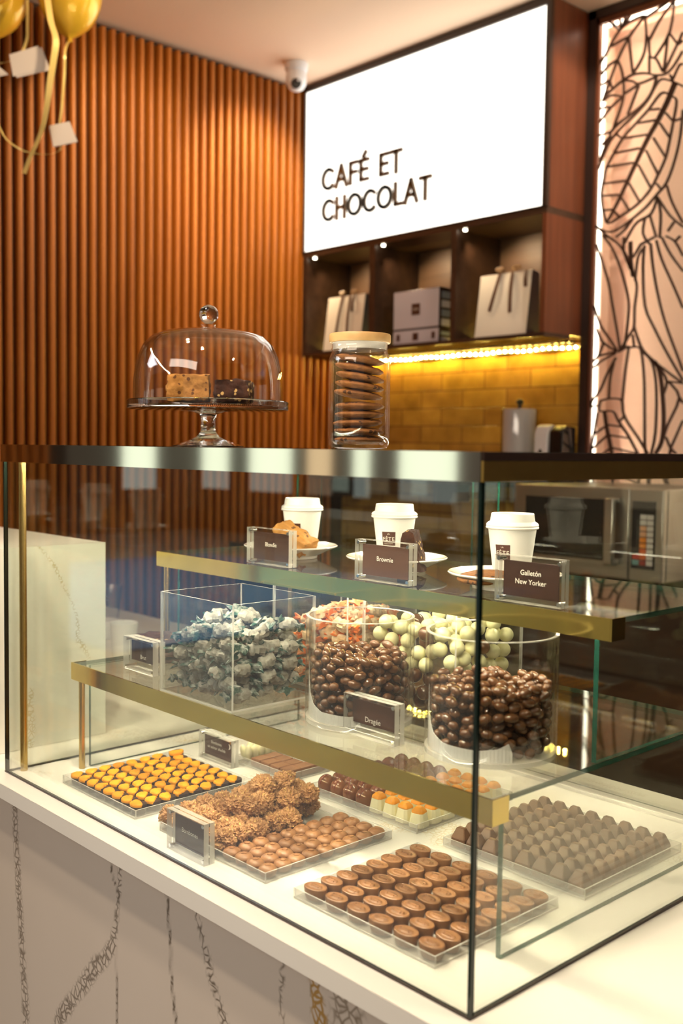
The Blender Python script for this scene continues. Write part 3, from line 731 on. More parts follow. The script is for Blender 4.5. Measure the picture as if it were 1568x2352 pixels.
def lattice(lines, w):
    g = G()
    for pl in lines:
        # smooth the trace a little
        P = [Vector((a, b)) for a, b in pl]; Q = [P[0]]
        for i in range(len(P)-1):
            p0 = P[max(i-1, 0)]; p1 = P[i]; p2 = P[i+1]; p3 = P[min(i+2, len(P)-1)]
            for t in ((.34, .67, 1) if len(P) > 2 else (1,)):
                Q.append(.5*((2*p1)+(p2-p0)*t+(2*p0-5*p1+4*p2-p3)*t*t+(3*p1-p0-3*p2+p3)*t**3))
        n = len(Q)
        ww = [w if not isinstance(w, tuple) else w[0]+(w[1]-w[0])*i/(n-1) for i in range(n)]
        vs = []
        for i, p in enumerate(Q):
            t = (Q[min(i+1, n-1)]-Q[max(i-1, 0)]); t = t.normalized() if t.length > 1e-9 else Vector((1, 0)); m = Vector((-t.y, t.x))*ww[i]/2
            for q in (p-m, p+m): vs += [(q.x, YS-.004, q.y), (q.x, YS+.004, q.y)]
        fs = []
        for i in range(n-1):
            a, b = 4*i, 4*i+4; fs += [(a, b, b+2, a+2), (a+1, a+3, b+3, b+1), (a, a+1, b+1, b), (a+2, b+2, b+3, a+3)]
        fs += [(0, 2, 3, 1), (4*n-4, 4*n-3, 4*n-1, 4*n-2)]
        g.add(vs, fs)
    return g
g = lattice(LEAF, .0058).merge(lattice(LEAF_THICK[:1], (.017, .006))).merge(lattice(LEAF_THICK[1:], .011))
# the pattern runs on beyond the photograph's edge and down behind the microwave: the same leaves again
for dx, dz in ((.345, .02), (.63, -.45)):
    g2 = lattice(LEAF[20:60], .0058); g2.v = [(p[0]+dx, p[1], p[2]+dz) for p in g2.v if True]
    if True:
        g2.v = [(min(p[0], x1-.035), p[1], max(.15, min(p[2], 1.86))) for p in g2.v]; g.merge(g2)
g2 = lattice(LEAF[20:45], .0058); g2.v = [(p[0], p[1], max(.15, p[2]-1.3)) for p in g2.v]; g.merge(g2)
L(g).obj('leaf_lattice', 'lattice', sc, smooth=0)

# ------------------------------------------------------------------ the glass display case
LX = 0.923
dc = thing('display_case', 'long glass display case with polished metal top rim on the stone counter', 'display case', (0, 0, 0))
T = .0045
G().pane((.0032, .0, .002), (LX-.0034, T, .4945)).obj('front_glass', ['glass', 'joint'], dc, smooth=0)
G().pane((.0, T+.0005, .002), (T, .64, .4945)).obj('side_glass', ['glass', 'joint'], dc, smooth=0)
G().pane((LX-T, T+.0005, .002), (LX, .64, .4945)).obj('side_glass', ['glass', 'joint'], dc, smooth=0)
G().pane((.001, .001, .4948), (LX-.001, .64, .4998)).obj('top_glass', ['glass', 'glass_edge'], dc, smooth=0)
G().pane((-.02, .596, .004), (.466, .601, .470)).obj('sliding_door', ['glass', 'glass_edge'], dc, smooth=0)
G().pane((.402, .610, .004), (LX-T, .615, .470)).obj('sliding_door', ['glass', 'glass_edge'], dc, smooth=0)
G().box((-.002, -.003, .4745), (LX+.001, .001-.0015, .5003)).box((-.002, -.0005, .4998), (LX+.001, .010, .5003)).obj('front_rim', 'rim', dc, smooth=0)
o = G().box((LX+.0002, -.0005, .4745), (LX+.0022, .64, .4925)).obj('side_rim', 'satin', dc, smooth=0)
G().box((LX+.0002, -.0005, .4925), (LX+.0024, .64, .5003)).box((LX-.010, .012, .4998), (LX+.0024, .64, .5003)).obj('side_dark_band', 'frame', dc, smooth=0)  # dark colour stands for a dark reflection along the rim's upper part
G().box((-.0025, -.0005, .4745), (-.0002, .64, .5003)).obj('side_rim', 'rim', dc, smooth=0)
G().box((-.0005, -.0006, .0), (LX+.0005, .0014, .0022)).box((LX-.0012, .0, 0), (LX+.0006, .64, .0022)).box((-.0005, .0, 0), (.0008, .64, .0022)).obj('base_joint', 'seal', dc, smooth=0)
G().box((LX-.0033, -.0002, .0028), (LX+.0002, .0033, .4745)).obj('corner_joint', 'joint', dc, smooth=0)
G().box((-.0002, -.0002, .0028), (.0031, .0030, .4745)).obj('corner_joint', 'joint', dc, smooth=0)
for y in (.588, .606, .624): G().box((.006, y, .0), (LX-.008, y+.0035, .004)).obj('door_track', 'acry_tray', dc, smooth=0)
p = G().cyl((0, 0, 0), .0056, .474, 20).obj('corner_post', 'brush', dc, (.0135, .024, .0005))
G().box((.02, .010, .4885), (LX-.02, .019, .4940)).obj('light_strip', 'ledcase', dc, smooth=0)
G().box((.02, .560, .4885), (LX-.02, .568, .4940)).obj('light_strip', 'ledcase', dc, smooth=0)

def shelf(name, label, x0, x1, y0, y1, z, trim, legs, panels):
    t = thing(name, label, 'glass shelf', ((x0+x1)/2, y0, 0)); o_ = Matrix.Translation((-(x0+x1)/2, -y0, 0))
    G().pane((x0+.002, y0+.002, z-.006), (x1, y1, z)).xf(o_).obj('glass_top', ['shelfglass', 'glass_edge'], t, smooth=0)
    G().box((x0, y0-.0012, z-trim), (x1, y0+.0012, z+.0006)).box((x0, y0+.0012, z-.0085), (x1, y0+.014, z-.0064)).box((x1+.0002, y0-.0012, z-trim), (x1+.0022, y0+.024, z+.0006)).box((x0-.002, y0-.0012, z-trim), (x0, y0+.024, z+.0006)).xf(o_).obj('front_trim', 'brass', t, smooth=0)
    G().box((x0+.02, y0+.0022, z-.0115), (x1-.02, y0+.008, z-.0088)).xf(o_).obj('light_strip', 'ledshelf', t, smooth=0)
    for (lx, ly, lz) in legs: G().cyl((lx, ly, lz), .0047, z-.0092-lz, 18).xf(o_).obj('leg', 'brush', t)
    for (px, ya, yb, za) in panels: G().pane((px, ya, za), (px+.006, yb, z-.0066)).xf(o_).obj('end_panel', ['shelfglass', 'glass_edge'], t, smooth=0)
    return t
M['ledshelf'] = emis('shelf_led', (1, .90, .70), 48.0)
shelf('display_shelf', 'lower glass shelf with brass front trim holding the sweet jars', .053, .8745, .085, .545, .166, .0255, [(.0612, .0965, .0005)], [(.055, .112, .54, .0005), (.866, .107, .54, .0005)])
shelf('display_shelf', 'upper glass shelf with brass front trim holding plates and paper cups', .043, .898, .245, .535, .328, .0235, [(.050, .258, .1665), (.050, .525, .1665)], [(.056, .275, .525, .1665), (.868, .262, .525, .1665)])

# ------------------------------------------------------------------ acrylic trays with bonbons
def tray(name, label, x0, x1, y0, y1, h=.0125, w=.002):
    t = thing(name, label, 'tray', ((x0+x1)/2, (y0+y1)/2, 0)); m = Matrix.Translation((-(x0+x1)/2, -(y0+y1)/2, 0))
    G().pane((x0, y0, .0005), (x1, y1, .0025), 0, 1).xf(m).obj('tray_floor', ['acry', 'acry_edge'], t, smooth=0)
    for a, b in (((x0, y0, .0025), (x1, y0+w, h)), ((x0, y1-w, .0025), (x1, y1, h)), ((x0, y0+w, .0025), (x0+w, y1-w, h)), ((x1-w, y0+w, .0025), (x1, y1-w, h))):
        G().pane(a, b).xf(m).obj('tray_wall', ['acry_tray', 'acry_edge'], t, smooth=0)
    return t
rng = random.Random(7)
def grid(proto_fn, name, cat, lab, group, xs, ys, z=.0026, skip=(), jit=.0006, rz=.12, variants=2):
    """one thing per grid cell; lab(i, j) gives each its own label"""
    protos = []
    out = []
    for i, x in enumerate(xs):
        for j, y in enumerate(ys):
            if (i, j) in skip: continue
            loc = (x+rng.uniform(-jit, jit), y+rng.uniform(-jit, jit), z); rot = (0, 0, rng.uniform(-rz, rz))
            if len(protos) < variants:
                t = thing(name, lab(i, j), cat, loc, group, rot); proto_fn(t, len(protos)); protos.append(t)
            else: t = dup(rng.choice(protos), loc, rot, lab(i, j), group)
            out.append(t)
    return out

tray('bonbon_tray', 'clear tray of orange-capped dark bonbons by the brass posts', .106, .307, .040, .240)
def yellow_bonbon(t, k):
    r_ = random.Random(40+k)
    G().lathe([(0, 0), (.0098, 0), (.0104, .0015), (.0114, .0112), (.0110, .0126), (.0092, .0130), (0, .0130)], 26).obj('chocolate_cup', 'darkchoc', t)
    g = G(); n = 22; A0, A1 = R_(122+8*k), R_(318+8*k); top = []; 
    aa = [A0+(A1-A0)*i/(n-1) for i in range(n)]
    outer = [(.0116*math.cos(a), .0116*math.sin(a)) for a in aa]
    p0 = Vector(outer[0]); p1 = Vector(outer[-1]); chord = []
    for i in range(1, 13):
        t_ = i/13; q = p1.lerp(p0, t_); d = Vector((.7, .7)).normalized(); q += d*(.0022*abs(math.sin(t_*math.pi*3+r_.uniform(-.4, .4)))+.0006*math.sin(t_*math.pi)); chord.append((q.x, q.y))
    poly = outer+chord; cx = sum(p[0] for p in poly)/len(poly); cy = sum(p[1] for p in poly)/len(poly)
    rings = []
    for sc_, z_ in ((1.0, .0100), (1.02, .0122), (.98, .0138), (.84, .0147), (.45, .0151)):
        rings.append([(cx+(x-cx)*sc_, cy+(y-cy)*sc_, z_+(r_.uniform(-.0004, .0004) if sc_ < 1 else 0)) for x, y in poly])
    vs = [p for r in rings for p in r]; m = len(poly); fs = []
    for a in range(len(rings)-1):
        for i in range(m): fs.append((a*m+i, a*m+(i+1) % m, (a+1)*m+(i+1) % m, (a+1)*m+i))
    fs.append(tuple(range((len(rings)-1)*m, len(rings)*m))); fs.append(tuple(range(m))[::-1])
    g.add(vs, fs).obj('orange_cap', 'yellow', t, smooth=60)
xs = [.1285+.0232*i for i in range(8)]; ysy = [.0552+.0232*j for j in range(8)]
grid(yellow_bonbon, 'capped_bonbon', 'bonbon', lambda i, j: f'orange-capped dark bonbon, row {j+1} back from the front glass, {ORD[i]} from the brass posts', 'orange capped dark bonbons', xs, ysy, variants=3, rz=.3, skip=((0, 7),))
t = thing('capped_bonbon', 'odd orange-capped bonbon standing up on the back corner of its tray', 'bonbon', (.138, .2205, .0080), 'orange capped dark bonbons'); yellow_bonbon(t, 9); t.rotation_euler = (.12, -.1, .5)

tray('bonbon_tray', 'clear tray shared by crunchy clusters and round milk bonbons', .362, .581, .043, .252)
def milk_bonbon(t, k):
    G().lathe([(0, 0), (.0088, 0), (.0098, .0012), (.0116, .0062), (.0113, .0078), (.0095, .0102), (.0060, .0120), (.0028, .0126), (0, .0127)], 10, a0=.3*k).obj('shell', 'milk', t, smooth=50)
    G().lathe([(.0036, .0121), (.0040, .0130), (.0030, .0131), (.0026, .0125)], 12).obj('swirl', 'milk', t)
xs = [.5672-.0230*i for i in range(4)]; ys = [.0580+.0224*j for j in range(9)]
grid(milk_bonbon, 'milk_bonbon', 'bonbon', lambda i, j: f'round milk bonbon, row {i+1} from the tray wall, {ORD[j]} back from the front glass', 'round milk bonbons', xs, ys, variants=2, rz=3)
def rough_ball(r, seed, squash=.85, rough=.26, sub=4):
    import bmesh
    bm = bmesh.new(); bmesh.ops.create_icosphere(bm, subdivisions=sub, radius=1)
    off = Vector((seed*3.1, seed*1.7, seed*.9))
    for v in bm.verts:
        d = v.co.normalized(); n = noise.noise(d*1.8+off)*.55+noise.noise(d*5.5+off)*.5+noise.noise(d*11+off)*.45+noise.noise(d*22+off)*.25
        v.co = d*(1+rough*n); v.co.z *= squash
    g = G(); bm.verts.index_update(); g.add([tuple(v.co*r) for v in bm.verts], [tuple(v.index for v in f.verts) for f in bm.faces]); bm.free(); return g
roch_me = [rough_ball(.0150, s, .85, .42, 5).mesh('crunchy_cluster', 'roch', 70) for s in (1, 2, 3, 4)]
spots = [(x, y, .0135) for x in (.364, .391, .418, .445, .472) for y in (.062, .090, .118, .146, .174, .202, .228)]
spots = [s for s in spots if not (s[0] > .46 and s[1] > .2)]
spots += [(x, y, .034) for x, y in ((.412, .140), (.440, .150), (.428, .178), (.455, .186), (.400, .168), (.440, .210), (.462, .215), (.416, .205), (.452, .128), (.425, .115))]
spots += [(.430, .160, .050), (.440, .188, .051)]
for k, (x, y, z) in enumerate(spots):
    lay = 'bottom' if z < .02 else ('second' if z < .04 else 'top')
    o = put('crunchy_cluster', roch_me[k % 4], None, (x+rng.uniform(-.003, .003), y+rng.uniform(-.003, .003), z+.003), (rng.uniform(-.4, .4), rng.uniform(-.4, .4), rng.uniform(0, 6)))
    tag(o, f'crunchy nut chocolate cluster in the {lay} layer of the heap behind the Bombones card', 'bonbon', f'crunchy clusters, {lay} layer')

tray('bonbon_tray', 'clear tray of oval milk bonbons at the case corner', .631, .842, .044, .246)
def oval_bonbon(t, k):
    G().lathe([(0, 0), (.0126, 0), (.0132, .0010), (.0150, .0118), (.0147, .0132), (.0134, .0138), (.0128, .0132), (0, .0132)], 30, sx=1.0, sy=.70).obj('shell', 'oval', t)
    g = G().ell((0, 0, .0133), (.0100, .0052, .0013), 16, 6)
    for q in range(-3, 4):
        if q: g.ell((q*.0024, .0012*(1 if q % 2 else -1), .0142), (.0006, .0036, .0007), 6, 4, Matrix.Rotation(.5, 3, 'Z'))
    g.ell((0, 0, .0144), (.0095, .0006, .0007), 8, 4)
    g.obj('leaf_relief', 'oval', t, smooth=60)
xs = [.6515+.0346*i for i in range(6)]; ys = [.0585+.0242*j for j in range(8)]
grid(oval_bonbon, 'oval_bonbon', 'bonbon', lambda i, j: f'oval milk bonbon, row {j+1} back from the front glass, {ORD[5-i]} from the case corner', 'oval milk bonbons', xs, ys, rz=.10)

tray('bonbon_tray', 'clear tray of peaked dark bonbons at the back by the side glass', .640, .850, .284, .496)
def peak_bonbon(t, k):
    b, m_, r = (.0110, .0096), (.0106, .0090), (.0042, .0026)
    zs = [0, .0100, .0220, .0230]
    R = [b, (m_[0], m_[1]), (.0058, .0034), r]
    vs = []; n = 8
    for (hx, hy), z_ in zip(R, zs):
        c = .16
        vs += [(hx, -hy*(1-c), z_), (hx, hy*(1-c), z_), (hx*(1-c), hy, z_), (-hx*(1-c), hy, z_), (-hx, hy*(1-c), z_), (-hx, -hy*(1-c), z_), (-hx*(1-c), -hy, z_), (hx*(1-c), -hy, z_)]
    fs = [(a*n+i, a*n+(i+1) % n, (a+1)*n+(i+1) % n, (a+1)*n+i) for a in range(3) for i in range(n)]+[tuple(range(n))[::-1], tuple(range(24, 32))]
    G().add(vs, fs).obj('shell', 'pyr', t, bevel=.0005, smooth=12)
xs = [.656+.0252*i for i in range(8)]; ys = [.300+.0219*j for j in range(9)]
grid(peak_bonbon, 'peaked_bonbon', 'bonbon', lambda i, j: f'peaked dark bonbon, row {j+1} back from the tray front, {ORD[7-i]} from the side glass', 'peaked dark bonbons', xs, ys, rz=.08, variants=1)

tray('bonbon_tray', 'clear tray of striped domed truffles and orange-tipped white bonbons', .374, .590, .288, .490)
def truffle(t, k):
    r = .0122
    prof = [(0, 0), (.0112, 0), (.0120, .0015), (r, .012)]+[(r*math.cos(R_(a)), .012+r*math.sin(R_(a))) for a in range(15, 90, 15)]+[(0, .012+r)]
    G().lathe(prof, 28).obj('shell', 'truf', t)
    for dx in (-.0028, .0018):
        rr = math.sqrt(r*r-dx*dx)
        G().tube([(dx+.0012*math.sin(a/30), -rr*math.cos(R_(a))*1.005, .012+rr*math.sin(R_(a))*1.005) for a in range(-30, 140, 10) if a >= 0]+[], .00045, 6).obj('raspberry_stripe', 'red', t)
xs = [.392+.0262*i for i in range(4)]; ys = [.3085+.0262*j for j in range(7)]
grid(truffle, 'domed_truffle', 'bonbon', lambda i, j: f'red-striped milk truffle, row {j+1} from the tray front, {ORD[3-i]} from the white bonbons', 'striped truffles', xs, ys, rz=.5)
def tip_bonbon(t, k):
    def ring(h, z_): 
        c = .35; return [(h, -h*(1-c), z_), (h, h*(1-c), z_), (h*(1-c), h, z_), (-h*(1-c), h, z_), (-h, h*(1-c), z_), (-h, -h*(1-c), z_), (-h*(1-c), -h, z_), (h*(1-c), -h, z_)]
    def stack(R):
        n = 8; vs = [p for h, z_ in R for p in ring(h, z_)]
        return G().add(vs, [(a*n+i, a*n+(i+1) % n, (a+1)*n+(i+1) % n, (a+1)*n+i) for a in range(len(R)-1) for i in range(n)]+[tuple(range(n))[::-1], tuple(range((len(R)-1)*n, len(R)*n))])
    stack([(.0112, 0), (.0114, .003), (.0088, .0185)]).obj('white_body', 'ivory', t, bevel=.0006)
    stack([(.0089, .0186), (.0082, .0215), (.0040, .0262)]).obj('orange_tip', 'orange', t, bevel=.0006)
xs = [.5005+.0248*i for i in range(4)]
grid(tip_bonbon, 'tipped_bonbon', 'bonbon', lambda i, j: f'white bonbon with orange tip, row {j+1} back from the tray front, {ORD[i]} from the truffles', 'orange tipped white bonbons', xs, ys, rz=.25, variants=1)

tray('bonbon_tray', 'clear tray of ivory sticks and square milk bars behind the sugar-free card', .190, .322, .296, .380)
def bar_piece(t, k): G().prism([(-.0116, 0), (.0116, 0), (.0104, .0125), (-.0104, .0125)], -.0122, .0122, 'y').obj('square', 'bar', t, bevel=.001)
xs = [.3055-.0237*i for i in range(4)]; ys = [.3125, .3375, .3620]
grid(bar_piece, 'chocolate_square', 'chocolate bar', lambda i, j: f'flat milk chocolate square, row {j+1} back from the tray front, {ORD[i]} from the tray end', 'milk chocolate squares', xs, ys, rz=.03, jit=.0003, variants=1, skip=((1, 2), (2, 2), (3, 2)))
iv = []
for k in range(12):
    x = .199+.0115*(k % 2); y = .306+.0125*(k//2)
    o = G().ell((0, 0, 0), (.0058, .0058, .014), 14, 10).obj('ivory_stick', 'ivory', None, (x, y, .0165+.001*(k % 3)), (R_(18-6*(k % 3)), R_(12*(k % 2)), 0)) if not iv else put('ivory_stick', iv[0].data, None, (x, y, .0165+.001*(k % 3)), (R_(18-6*(k % 3)), R_(12*(k % 2)), 0))
    iv.append(o); tag(o, f'pale ivory chocolate stick, {ORD[k//2]} pair back, {"first" if k % 2 else "second"} from the milk squares', 'chocolate stick', 'ivory sticks')

# ------------------------------------------------------------------ acrylic card holders
def card_holder(x, y, z, w, h, d, lines, label, size=.0088, tx=.0, tz=0, moon=False, strip=0):
    t = thing('card_holder', label, 'card holder', (x+w/2, y+d/2, z))
    hw = w/2; e = d*.46
    for ya in (-d/2, d/2-e): G().pane((-hw, ya, .0003), (hw, ya+e, h)).obj('acrylic_block', ['acry', 'acry_edge'], t, bevel=0, smooth=0)
    m = .0068; zc0 = m+strip
    c = G().box((-hw+m+.001, -d*.04, zc0), (hw-m-.001, d*.04, h-m*.9)).obj('card', 'card', t, smooth=0)
    y_ = -d*.04-.0004
    for k, ln in enumerate(lines):
        tg = text_g(ln, size); tg.v = [(p[0]+tx, y_, p[2]) for p in tg.v]; zz = (zc0+h)/2-size*.38+tz+(len(lines)-1)*size*.62-k*size*1.24
        tg.xf(Matrix.Translation((0, 0, zz))).obj('lettering', 'cream', c, smooth=0)
    if moon:
        q = [(.0042*math.cos(R_(a)), .0042*math.sin(R_(a))) for a in range(-100, 101, 20)]+[(.0042*math.cos(R_(a))*.62-.0012, .0042*math.sin(R_(a))*.98) for a in range(100, -101, -20)]
        G().prism([(px+.029, pz+h*.70) for px, pz in q], y_-.0002, y_, 'y').obj('crescent_mark', 'cream', c, smooth=0)
    for sx in (-1, 1):
        for zz in (.0042, h-.0042): G().cyl((0, 0, 0), .0024, d*.86, 12).xf(Matrix.Translation((sx*(hw-.0045), d*.43, zz)) @ Matrix.Rotation(R_(90), 4, 'X')).obj('magnet', 'steelball', t)
    return t
card_holder(.259, .262, .3285, .0975, .0535, .015, ['Blondie'], 'clear card holder reading Blondie on the upper shelf')
card_holder(.499, .257, .3285, .0985, .0535, .015, ['Brownie'], 'clear card holder reading Brownie on the upper shelf')
card_holder(.736, .255, .3285, .0925, .0535, .014, ['Galletón', 'New Yorker'], 'clear card holder reading Galletón New Yorker on the upper shelf', .0084)
card_holder(.137, .124, .1665, .081, .0495, .021, ['Brut'], 'clear card holder reading Brut on the lower shelf', .0088, strip=.007, tz=-.010)
card_holder(.608, .138, .1665, .084, .0475, .016, ['Dragée'], 'clear card holder reading Dragée in front of the sweet jars', .0088, strip=.007, tz=-.010)
card_holder(.127, .2695, .0, .087, .044, .014, ['Bombones', 'sin azúcar añadida'], 'clear card holder reading Bombones sin azúcar añadida on the counter', .0066, moon=True, tx=-.004)
card_holder(.416, .0305-.012, .0, .079, .051, .016, ['Bombones'], 'clear card holder reading Bombones leaning at the front glass', .0080)

# ------------------------------------------------------------------ plates, cups and cakes on the upper shelf
PROF_PLATE = [(0, .0035), (.034, .0035), (.038, 0), (.042, 0), (.043, .004), (.060, .012), (.0735, .0178), (.0742, .0192), (.0728, .0202), (.060, .0155), (.047, .0085), (.041, .0068), (0, .0066)]
def plate(loc, label, r=1.0):
    o = G().lathe([(a*r, b) for a, b in PROF_PLATE], 56).obj('saucer', 'china', None, loc); return tag(o, label, 'plate', 'white saucers on the upper shelf')
def cup(loc, label, ang):
    t = thing('paper_cup', label, 'cup', loc, 'lidded paper cups on the upper shelf')
    rb, rt_, h = .0222, .0312, .0685
    G().lathe([(0, .002), (rb-.001, .002), (rb, 0), (rb+.0004, .001), (rt_, h), (rt_-.001, h+.001), (0, h+.001)], 44).obj('cup_body', 'white', t)
    G().lathe([(.0318, .0655), (.0334, .0660), (.0340, .0675), (.0331, .0690), (.0336, .0705), (.0328, .0725), (.0310, .0738), (.0288, .0752), (.0274, .0848), (.0266, .0856), (.0250, .0846), (.0248, .0800), (0, .0800)], 44).obj('lid', 'lidw', t)
    def wrap(g, dr):   # bend a flat (x, z) drawing onto the cup wall
        out = []
        for x, y, z in g.v:
            r = rb+(rt_-rb)*z/h+dr-y; a = ang+x/.0275
            out.append((r*math.cos(a), r*math.sin(a), z))
        g.v = out; return g
    s_ = .0200; z0 = .0265; g = G(); n = 10
    for i in range(n):
        xa, xb = -s_/2+s_*i/n, -s_/2+s_*(i+1)/n
        g.add([(xa, 0, z0), (xb, 0, z0), (xb, 0, z0+s_), (xa, 0, z0+s_)], [(0, 1, 2, 3)])
    lb = wrap(g, .0003).obj('printed_label', 'card', t)
    tg = text_g('FÊTE', .0076, spacing=1.18); tg.xf(Matrix.Translation((0, 0, z0+.0072))); t1 = text_g('LA', .0030); t1.xf(Matrix.Translation((0, 0, z0+.0160))); t2 = text_g('CHOCOLAT', .0022, spacing=1.2); t2.xf(Matrix.Translation((0, 0, z0+.0024)))
    wrap(tg.merge(t1).merge(t2), .0006).obj('lettering', 'cream', lb, smooth=0)
    return t
plate((.2400, .3640, .3285), 'white saucer holding the blondie and a paper cup')
plate((.4610, .3760, .3285), 'white saucer holding the brownie and a paper cup', .98)
plate((.676, .350, .3285), 'white saucer holding the flat cookie and a paper cup', .97)
def facing(loc, off): return math.atan2(-.6875-loc[1], 1.488-loc[0])+off
for (x, y), off, lb in (((.2330, .3930), -.45, 'lidded white paper cup behind the blondie'), ((.4330, .3990), -.30, 'lidded white paper cup behind the brownie'), ((.6640, .3790), -.44, 'lidded white paper cup behind the cookie')):
    cup((x, y, .3356), lb, facing((x, y), off))
def chunk(name, mat_, size, loc, rot, seed, label, cat='cake', wedge=0, base=False):
    import bmesh
    bm = bmesh.new(); bmesh.ops.create_cube(bm, size=1); bmesh.ops.subdivide_edges(bm, edges=bm.edges[:], cuts=12, use_grid_fill=True)
    off = Vector((seed*2.3, seed, seed*.7))
    for v in bm.verts:
        p = v.co.copy()
        for a in range(3):   # round the corners a little
            p[a] = math.copysign(.5*(1-(1-abs(p[a])*2)**1.0), p[a]) if False else p[a]
        l = max(abs(p.x), abs(p.y), abs(p.z)); q = p.normalized()*.62; p = p.lerp(q, .22)
        if wedge: p.x = p.x*(1-wedge*(p.z+.5))+.12*wedge*(p.z+.5)
        w = Vector((p.x*size[0], p.y*size[1], p.z*size[2])); d = p.normalized()
        n = noise.noise(w*55+off)*.0035+noise.noise(w*150+off)*.0022+noise.noise(w*330+off)*.0012
        v.co = w+d*n
    zmin = min(v.co.z for v in bm.verts)
    if base:
        for v in bm.verts: v.co.z -= zmin
    g = G(); bm.verts.index_update(); g.add([tuple(v.co) for v in bm.verts], [tuple(v.index for v in f.verts) for f in bm.faces]); bm.free()
    return tag(g.obj(name, mat_, None, loc, rot, smooth=70), label, cat)
chunk('blondie', 'blond', (.062, .040, .024), (.270, .346, .3605), (R_(8), R_(28), R_(18)), 3, 'golden blondie piece leaning against the paper cup on a saucer')
chunk('brownie', 'brown', (.036, .040, .056), (.505, .358, .3600), (0, R_(-6), R_(30)), 5, 'dark nutty brownie piece standing up on a saucer', wedge=.55)
o = rough_ball(1, 8, 1, .05, 4); o.v = [(x*.036, y*.036, z*.0075) for x, y, z in o.v]
tag(o.obj('cookie', 'cookie', None, (.672, .318, .3435), (R_(5), 0, 0), smooth=70), 'flat brown cookie lying on the saucer behind the Galletón card', 'cookie')

# ------------------------------------------------------------------ loose sweets: settle balls in a container
def settle(n, r, sample, hit, seed, cands=26, z0=0.0, prev=()):
    rs = np.random.RandomState(seed); P = np.zeros((n+len(prev), 3)); k = 0
    for p in prev: P[k] = p; k += 1
    s0 = k
    for _ in range(n):
        best = None
        for _c in range(cands):
            x, y = sample(rs)
            if k:
                dx = P[:k, 0]-x; dy = P[:k, 1]-y; d2 = dx*dx+dy*dy; m = d2 < 4*r*r
                z = max(z0+r, float((P[:k, 2][m]+np.sqrt(4*r*r-d2[m])).max()) if m.any() else 0)
            else: z = z0+r
            sc_ = z+hit*rs.rand()*r
            if best is None or sc_ < best[0]: best = (sc_, x, y, z)
        P[k] = best[1:]; k += 1
    return P[s0:]
CAMP = np.array([1.488, -.6875, .502])
def euler(rs): return (rs.uniform(0, 6.28), rs.uniform(0, 6.28), rs.uniform(0, 6.28))

def acrylic_box(label, x0, x1, y0, y1, z0, z1, w=.003):
    t = thing('acrylic_box', label, 'box', ((x0+x1)/2, (y0+y1)/2, z0)); m = Matrix.Translation((-(x0+x1)/2, -(y0+y1)/2, -z0))
    G().pane((x0, y0, z0+.0004), (x1, y1, z0+w)).xf(m).obj('box_floor', ['acry', 'acry_edge'], t, smooth=0)
    for a, b in (((x0, y0, z0+w), (x1, y0+w, z1)), ((x0, y1-w, z0+w), (x1, y1, z1)), ((x0, y0+w, z0+w), (x0+w, y1-w, z1)), ((x1-w, y0+w, z0+w), (x1, y1-w, z1))):
        G().pane(a, b).xf(m).obj('box_wall', ['acry', 'acry_edge'], t, smooth=0)
    return t
def candy_mesh(name, seed, mats, ln=.0125, rr=.0088):
    """a sweet in a twisted wrapper: crumpled barrel and two flared, frilled ends"""
    rs = random.Random(seed); n = 16; rings = []; off = Vector((seed*1.3, seed*2.1, seed))
    prof = [(-1.95, 1.25), (-1.72, 1.0), (-1.45, .55), (-1.2, .40), (-1.05, .62), (-.92, .92), (-.6, 1.0), (-.2, 1.02), (.2, 1.0), (.6, 1.0), (.92, .92), (1.05, .62), (1.2, .40), (1.45, .55), (1.72, 1.0), (1.95, 1.25)]
    g = G()
    for i, (u, r) in enumerate(prof):
        end = abs(u) > 1.1; ring = []
        for k in range(n):
            a = 2*math.pi*k/n; d = Vector((u, math.cos(a)*r, math.sin(a)*r)); nn = noise.noise(d*1.5+off)*.34+noise.noise(d*3.6+off)*.34+noise.noise(d*8+off)*.16
            q = r*(1+nn)*(1+(.45*math.sin(4*a+seed) if abs(u) > 1.5 else 0)); fl = .42 if abs(u) > 1.3 else 1
            b = .35*noise.noise(Vector((u*1.2, seed*3.3, 0)))
            ring.append((u*ln*.92+(.25*ln*noise.noise(d*3+off) if abs(u) > 1.9 else 0), math.cos(a)*q*rr, math.sin(a)*q*rr*fl+b*rr*abs(u)))
        rings.append(ring)
    for i in range(len(prof)-1):
        g.mat(1 if abs((prof[i][0]+prof[i+1][0])/2) > 1.2 else 0)
        g.add(rings[i]+rings[i+1], [(k, (k+1) % n, n+(k+1) % n, n+k) for k in range(n)])
    g.mat(1); g.add(rings[0], [tuple(range(n))[::-1]]); g.add(rings[-1], [tuple(range(n))])
    # weld doubled rings
    me = g.mesh(name, mats, 0); import bmesh
    bm = bmesh.new(); bm.from_mesh(me); bmesh.ops.remove_doubles(bm, verts=bm.verts, dist=1e-6); bm.to_mesh(me); bm.free()
    me.polygons.foreach_set('use_smooth', [True]*len(me.polygons)); me.set_sharp_from_angle(angle=R_(24)); return me
